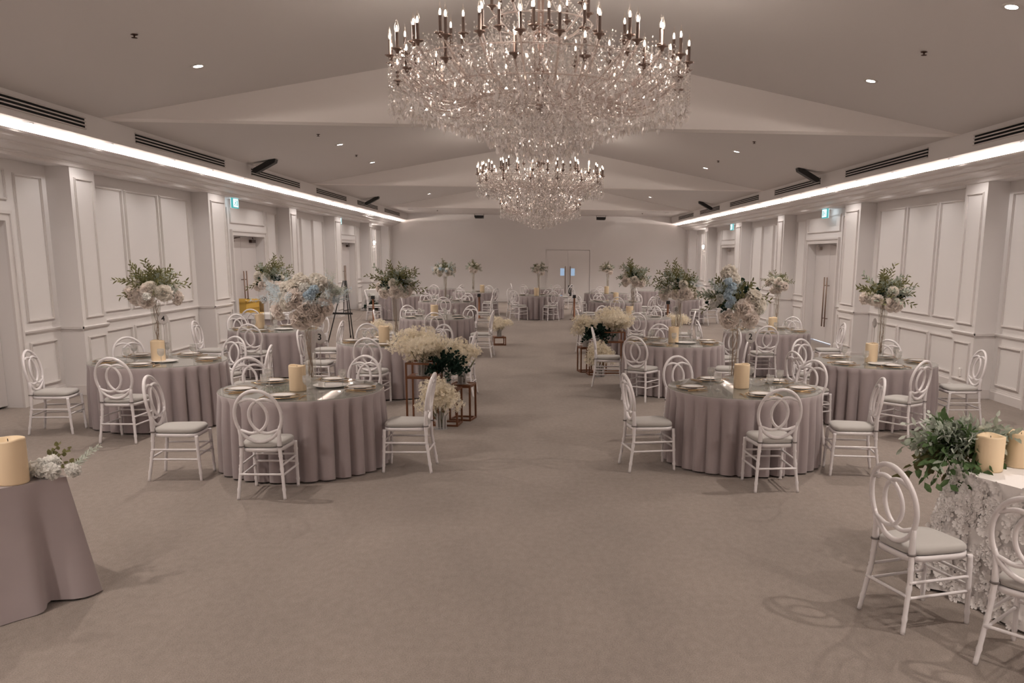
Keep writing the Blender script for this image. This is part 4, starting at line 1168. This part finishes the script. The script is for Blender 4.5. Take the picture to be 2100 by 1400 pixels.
rope((3.82, 25.86), (6.47, 25.4), -.4, 'crystal bead rope running from the right post to the right wall', .5)
rope((-5.13, 27.2), (-6.47, 27.9), -.2, 'crystal bead rope running from the left post to the left wall', .5)

# ------------------------------------------------------------------ easel
t = thing('easel', 'black tripod easel standing before the left wall, behind the second table left of the aisle', 'easel', (-4.68, 21.0, 0), .0)
apex = (0.06, .35, 1.42)
for x, y in ((-.27, -.15), (.32, -.12), (-.02, 1.15)):
    b = MB(); b.tube([(x, y, 0), (apex[0] + x * .12, apex[1] + y * .05, apex[2])], .013, 6); lg = b.build('leg', M['black'], t)
    b = MB(); b.lathe([(0, 0), (.018, 0), (.02, .05), (.014, .06)], 10, (x, y, 0)); b.build('foot', M['black'], lg)
b = MB(); b.box(-.22, .30, -.06, -.02, .655, .675); b.box(-.22, .30, -.08, -.065, .655, .70); b.build('ledge', M['black'], t)
b = MB(); b.tube([(.06, .32, 1.42), (.06, .10, .66)], .010, 6); b.build('mast', M['black'], t)

# ------------------------------------------------------------------ gift table and far flower table
def rect_cloth(name, x0, x1, y0, y1, h, m, flare=.05, nf=5, seed=1, mat2=None):
    rr = random.Random(seed); mb = MB(); P = []
    per = []
    N = 26; R = .04
    cs = [(x1, y0), (x1, y1), (x0, y1), (x0, y0)]
    seq = [((x0, y0), (x1, y0)), ((x1, y0), (x1, y1)), ((x1, y1), (x0, y1)), ((x0, y1), (x0, y0))]
    for (a, b_) in seq:
        for k in range(N):
            u = k / N; per.append((a[0] + (b_[0] - a[0]) * u, a[1] + (b_[1] - a[1]) * u, min(u, 1 - u)))
    cx, cy = (x0 + x1) / 2, (y0 + y1) / 2; n = len(per); V = []
    ph = rr.uniform(0, 6)
    rows = 9
    for i in range(rows):
        u = i / (rows - 1)
        for k, (x, y, e) in enumerate(per):
            nx, ny = x - cx, y - cy
            ox = (1 if x > x1 - 1e-6 else (-1 if x < x0 + 1e-6 else 0)); oy = (1 if y > y1 - 1e-6 else (-1 if y < y0 + 1e-6 else 0))
            l = math.hypot(ox, oy) or 1
            cor = math.exp(-(e / .05) ** 2)
            f = flare * u * (.55 + .45 * math.sin(k * 2 * PI * nf * 4 / n + ph)) + cor * .16 * u - .07 * u * math.exp(-((e - .09) / .04) ** 2)
            V.append((x + ox / l * f, y + oy / l * f, h - u * (h - .012)))
    F = [(i * n + k, (i + 1) * n + k, (i + 1) * n + (k + 1) % n, i * n + (k + 1) % n) for i in range(rows - 1) for k in range(n)]
    mb.add(V, F, True)
    mb.add([(x, y, h) for x, y, e in per], [tuple(range(n))], False)
    return mb
o = rect_cloth('tablecloth', -.95, .72, -.33, .33, .74, M['linen'], .04, 5, 3).build('tablecloth', M['linen'], None, (-5.68, 19.75, 0))
tag(o, 'grey rectangular cloth on the gift table by the left wall door', 'tablecloth')
b = MB()
b.box(-.98, .75, -.36, .36, .742, .748); b.box(-.98, .75, -.366, -.358, .64, .748); b.box(.745, .753, -.36, .36, .64, .748)
tag(b.build('table_runner', M['runner'], None, (-5.68, 19.75, 0)), 'white cloth topper over the grey gift table cloth', 'table topper')
t = thing('gift_box', 'mirror-gold card box standing on the gift table', 'gift box', (-6.30, 19.72, .7485), 0)
b = MB()
for a in ((-.215, -.205, -.15, .15), (.205, .215, -.15, .15), (-.205, .205, -.15, -.142), (-.205, .205, .142, .15)): b.box(*a, 0, .31)
b.box(-.205, .205, -.142, .142, 0, .008); b.build('case', M['box_gold'], t)
b = MB(); b.box(-.215, -.05, -.15, .15, .31, .318); b.box(.05, .215, -.15, .15, .31, .318); b.build('lid', M['box_gold'], t)
b = MB(); b.lathe([(0, 0), (.045, .0), (.03, .02), (0, .03)], 12, (.02, -.10, .31)); b.build('emblem', M['exit_green'] if False else M['leaf_pale'], t)
o = rect_cloth('tablecloth', -.45, 1.2, -.4, .4, .75, M['linen'], .04, 4, 8).build('tablecloth', M['white_lace'], None, (-5.95, 33.2, 0))
tag(o, 'pale patterned cloth on the long table beside the left wall sconce', 'tablecloth')
# flowers on its front
t = thing('flower_cascade', 'cascade of white flowers in front of the pale table near the left wall', 'flower arrangement', (-5.9, 32.62, 0), 0)
rr = random.Random(5)
for k in range(26): put(t, 'carnation', carn[k % 2], (rr.uniform(-.45, .45), rr.uniform(-.05, .05), rr.uniform(.24, .60)), rr, rr.uniform(1.0, 1.6), True, (0, .6, .3))
inst('foliage', dark_a, t, (-.25, .02, .12)); inst('foliage', dark_a, t, (.20, .02, .14), (0, 0, 2))
inst('stems', stem_a, t, (0, 0, 0))
t = thing('flower_vase', 'pale blue and white flower bunch on the long table beside the left wall sconce', 'flower arrangement', (-5.35, 33.0, .7505), 0)
b = MB(); b.lathe([(0, 0), (.06, 0), (.075, .1), (.05, .2), (.047, .2), (.07, .1), (.055, .01), (0, .01)], 20); b.build('vase', M['vase'], t)
inst('fern_spray', fern[0], t, (0, 0, .28)); inst('hydrangea', hyd, t, (.05, -.06, .26)); inst('blue_flower', blue[0], t, (-.08, -.05, .27), None, 1.4)

# ------------------------------------------------------------------ foreground left: grey draped table
def placed(o, x, y, ang): o.location = (x, y, 0); o.rotation_euler = (0, 0, ang); return o
AL = math.atan2(-.79, -.62)      # front edge direction of the left table
mb = MB()
Lx, Ly = 1.9, .95
def corner_cloth(Lx, Ly, h, flare, side, twist, fold, sign):
    """rectangular cloth: corner (0,0) is the visible one; runs +x along the front edge and sign*y along the side"""
    mb = MB(); n1 = 40; n2 = 26; per = []
    for k in range(n1): q = Lx * (1 - k / n1) ** 1.7; per.append((q, 0, 0, -1, q))
    for k in range(n2): per.append((0, sign * Ly * k / n2, -1, 0, -Ly * k / n2))
    for k in range(n1): per.append((Lx * k / n1, sign * Ly, 0, 1, 9))
    for k in range(n2): per.append((Lx, sign * Ly * (1 - k / n2), 1, 0, 9))
    rows = 16; n = len(per); V = []
    for i in range(rows):
        u = i / (rows - 1)
        for x, y, ox, oy, d in per:
            oy *= sign
            cor = math.exp(-(d / .075) ** 2) if d < 5 else 0
            dip = math.exp(-((d - .15) / .06) ** 2) if d < 5 else 0
            push = (flare if ox == 0 else side) * u ** 1.2
            f = push * (1 + .16 * math.sin(d * 9 + 1.3)) - fold * u ** .8 * dip
            px_, py_ = x + ox * f, y + oy * f
            qx, qy = -twist[0] * u, -sign * twist[1] * u
            z = h - u * (h - .006) + .010 * math.sin(d * 11) * u ** 4
            V.append((px_ + (qx - px_) * cor, py_ + (qy - py_) * cor, max(.004, z)))
    F = [(i * n + k, (i + 1) * n + k, (i + 1) * n + (k + 1) % n, i * n + (k + 1) % n) for i in range(rows - 1) for k in range(n)]
    mb.add(V, F, True); mb.add([V[k] for k in range(n)], [tuple(range(n))])
    return mb
lc = corner_cloth(Lx, Ly, .75, .13, .15, (.13, .03), .16, -1)
o = placed(inst('tablecloth', fixn(lc.mesh('tablecloth_left', M['linen']))), -2.80, 5.20, AL)
o.name = 'tablecloth'; tag(o, 'grey cloth falling in a corner fold, on the nearest table cut by the left edge', 'tablecloth')
cL = candle_mesh(.085, .26, 7)
candle(cL, (-3.02, 5.05, .7525), .26, 'large ivory candle beside white carnations, cut by the left edge', 1.0)
def flower_bunch(name, label, x, y, z, items, cat='flower bunch'):
    t = thing(name, label, cat, (x, y, z), 0)
    for nm, me, p, rot, s in items: inst(nm, me, t, p, rot, s)
    return t
flower_bunch('carnation_bunch', 'bunch of white carnations with a pale sprig on the near grey table corner', -2.905, 5.175, .7525,
    [('carnation', carn[0], (-.03, -.02, .055), (.2, .1, 0), 1.15), ('carnation', carn[1], (.05, -.03, .045), (.5, .3, 1), 1.0), ('carnation', carn[0], (-.01, .07, .05), (.2, -.4, 2), 1.0), ('carnation', carn[1], (.03, .03, .085), (0, .4, 0), .9),
     ('carnation', carn[0], (-.075, .02, .03), (.9, .2, 0), .8), ('carnation', carn[1], (.155, .01, .04), (.6, .9, .3), .85)])
gm = MB(); rr = random.Random(9)
spray(gm, (0, 0, .01), (.75, .3, .75), .24, rr, .035, .004, 40, .05)
spray(gm, (0, 0, .01), (.6, .45, .8), .20, rr, .03, .004, 34, .05)
tag(gm.build('pale_sprig', M['leaf_pale'], None, (-2.80, 5.22, .755)), 'pale feathery sprig leaning out behind the carnations', 'sprig')
gm = MB()
for d in ((.6, .3, .6), (.9, .2, .3), (.3, .5, .8)): spray(gm, (0, 0, .01), d, .20, rr, .045, .014, 12, .1)
tag(gm.build('leafy_sprig', M['leaf'], None, (-2.99, 5.30, .755)), 'brown-green leafy sprig behind the candle on the left table', 'sprig')

# ------------------------------------------------------------------ foreground right: white flower-textured table
AR = math.atan2(-.92, .40)
rc = corner_cloth(1.9, 1.0, .75, .21, .14, (.10, .20), .075, 1)
rr = random.Random(31)
base_pts = list(rc.v)
nrow = 16; nper = 2 * 40 + 2 * 26
for k in range(430):            # appliqué flowers over the two visible faces
    i = rr.randrange(0, nrow - 1); q = rr.randrange(12, 40 + 16)
    u = rr.random(); v = rr.random()
    A = Vector(base_pts[i * nper + q]); B2 = Vector(base_pts[(i + 1) * nper + q]); C2 = Vector(base_pts[i * nper + (q + 1) % nper])
    p = A + (B2 - A) * u + (C2 - A) * v
    nrm = (B2 - A).cross(C2 - A)
    if nrm.length < 1e-9: continue
    nrm.normalize()
    ctr = Vector((.95, .5, p.z))
    if nrm.dot(p - ctr) < 0: nrm = -nrm
    R = rr.uniform(.028, .055); d, uu, ww = basis(nrm); npet = rr.choice((6, 7, 8)); th = rr.uniform(0, 6)
    p = p + nrm * .003
    for j in range(npet):
        a = th + 2 * PI * j / npet; dr = uu * math.cos(a) + ww * math.sin(a); pr_ = nrm.cross(dr)
        rc.add([p + nrm * .006, p + dr * R * .45 + pr_ * R * .28 + nrm * .012, p + dr * R * .88 + pr_ * R * .24 + nrm * .022, p + dr * R + nrm * .017, p + dr * R * .88 - pr_ * R * .24 + nrm * .022, p + dr * R * .45 - pr_ * R * .28 + nrm * .012], [(0, 1, 2, 3), (0, 3, 4, 5)], True)
    octa(rc, p + nrm * .010, .008, .005)
o = placed(inst('tablecloth', rc.mesh('tablecloth_right', M['white_lace'])), 2.65, 5.33, AR)
o.name = 'tablecloth'; tag(o, 'white cloth covered in raised fabric flowers, on the nearest table at the right', 'tablecloth')
cR = candle_mesh(.088, .225, 5)
candle(cR, (2.87, 5.36, .7525), .225, 'large ivory candle beside the foreground greenery, left one of the pair')
candle(cR, (3.13, 5.47, .7525), .225, 'large ivory candle cut by the right edge, on the white flower-textured cloth')
t = thing('greenery_garland', 'lush sage and green leaf garland spilling over the white flower-textured table corner', 'greenery', (2.82, 5.62, .752), 0)
def wide_leaves(seed, n, m, R, L, W, z0, droop, az=None):
    rr = random.Random(seed); mb = MB()
    for k in range(n):
        d = vrand(rr); d.z = rr.uniform(*z0)
        if az is not None and rr.random() < .6: d.x = -abs(d.x)
        spray(mb, (rr.uniform(-.08, .08), rr.uniform(-.05, .05), .10), d, R * rr.uniform(.6, 1.1), rr, L, W, 9, droop)
    return mb
wide_leaves(1, 40, None, .36, .10, .017, (.0, .9), .35, 1).build('leaves', M['leaf_dusty'], t)
wide_leaves(2, 34, None, .34, .115, .024, (-.1, .8), .45, 1).build('leaves', M['leaf_green'], t)
wide_leaves(3, 26, None, .40, .085, .012, (.1, 1.0), .2, 1).build('leaves', M['leaf_pale'], t)
wide_leaves(4, 18, None, .30, .11, .022, (-.2, .5), .6, 1).build('leaves', M['leaf'], t)
hang = MB(); rr = random.Random(4)
for k in range(6): spray(hang, (-.24 + .035 * k, -.10 - .02 * k, .06), (-.35 + .1 * k, -.5, .05), .22, rr, .11, .02, 8, .7)
hang.build('hanging_leaves', M['leaf_green'], t)

# wall sockets
for y, wd in ((13.3, 'nearest pilaster'), (18.6, 'pilaster beside the right door')):
    b = MB(); b.box(-.012, 0, -.045, .045, -.06, .06); b.box(-.016, -.012, -.03, .03, -.04, .04)
    tag(b.build('wall_socket', M['porcelain'], None, (XW - .001, y, .36)), 'white wall socket low on the %s of the right wall' % wd, 'socket')

# ------------------------------------------------------------------ render look
w = bpy.data.worlds.new('world'); sc.world = w; w.use_nodes = True
w.node_tree.nodes['Background'].inputs[0].default_value = (.5, .45, .42, 1); w.node_tree.nodes['Background'].inputs[1].default_value = .05
vs = sc.view_settings
sc.display_settings.display_device = 'sRGB'
vs.view_transform = 'Standard'; vs.look = 'None'; vs.exposure = 1.45; vs.gamma = 1.0; vs.use_curve_mapping = False
cy = sc.cycles
cy.use_denoising = True; cy.denoiser = 'OPENIMAGEDENOISE'
cy.max_bounces = 7; cy.diffuse_bounces = 4; cy.glossy_bounces = 3; cy.transmission_bounces = 4; cy.transparent_max_bounces = 40
cy.sample_clamp_indirect = 4; cy.sample_clamp_direct = 0; cy.caustics_reflective = False; cy.caustics_refractive = False
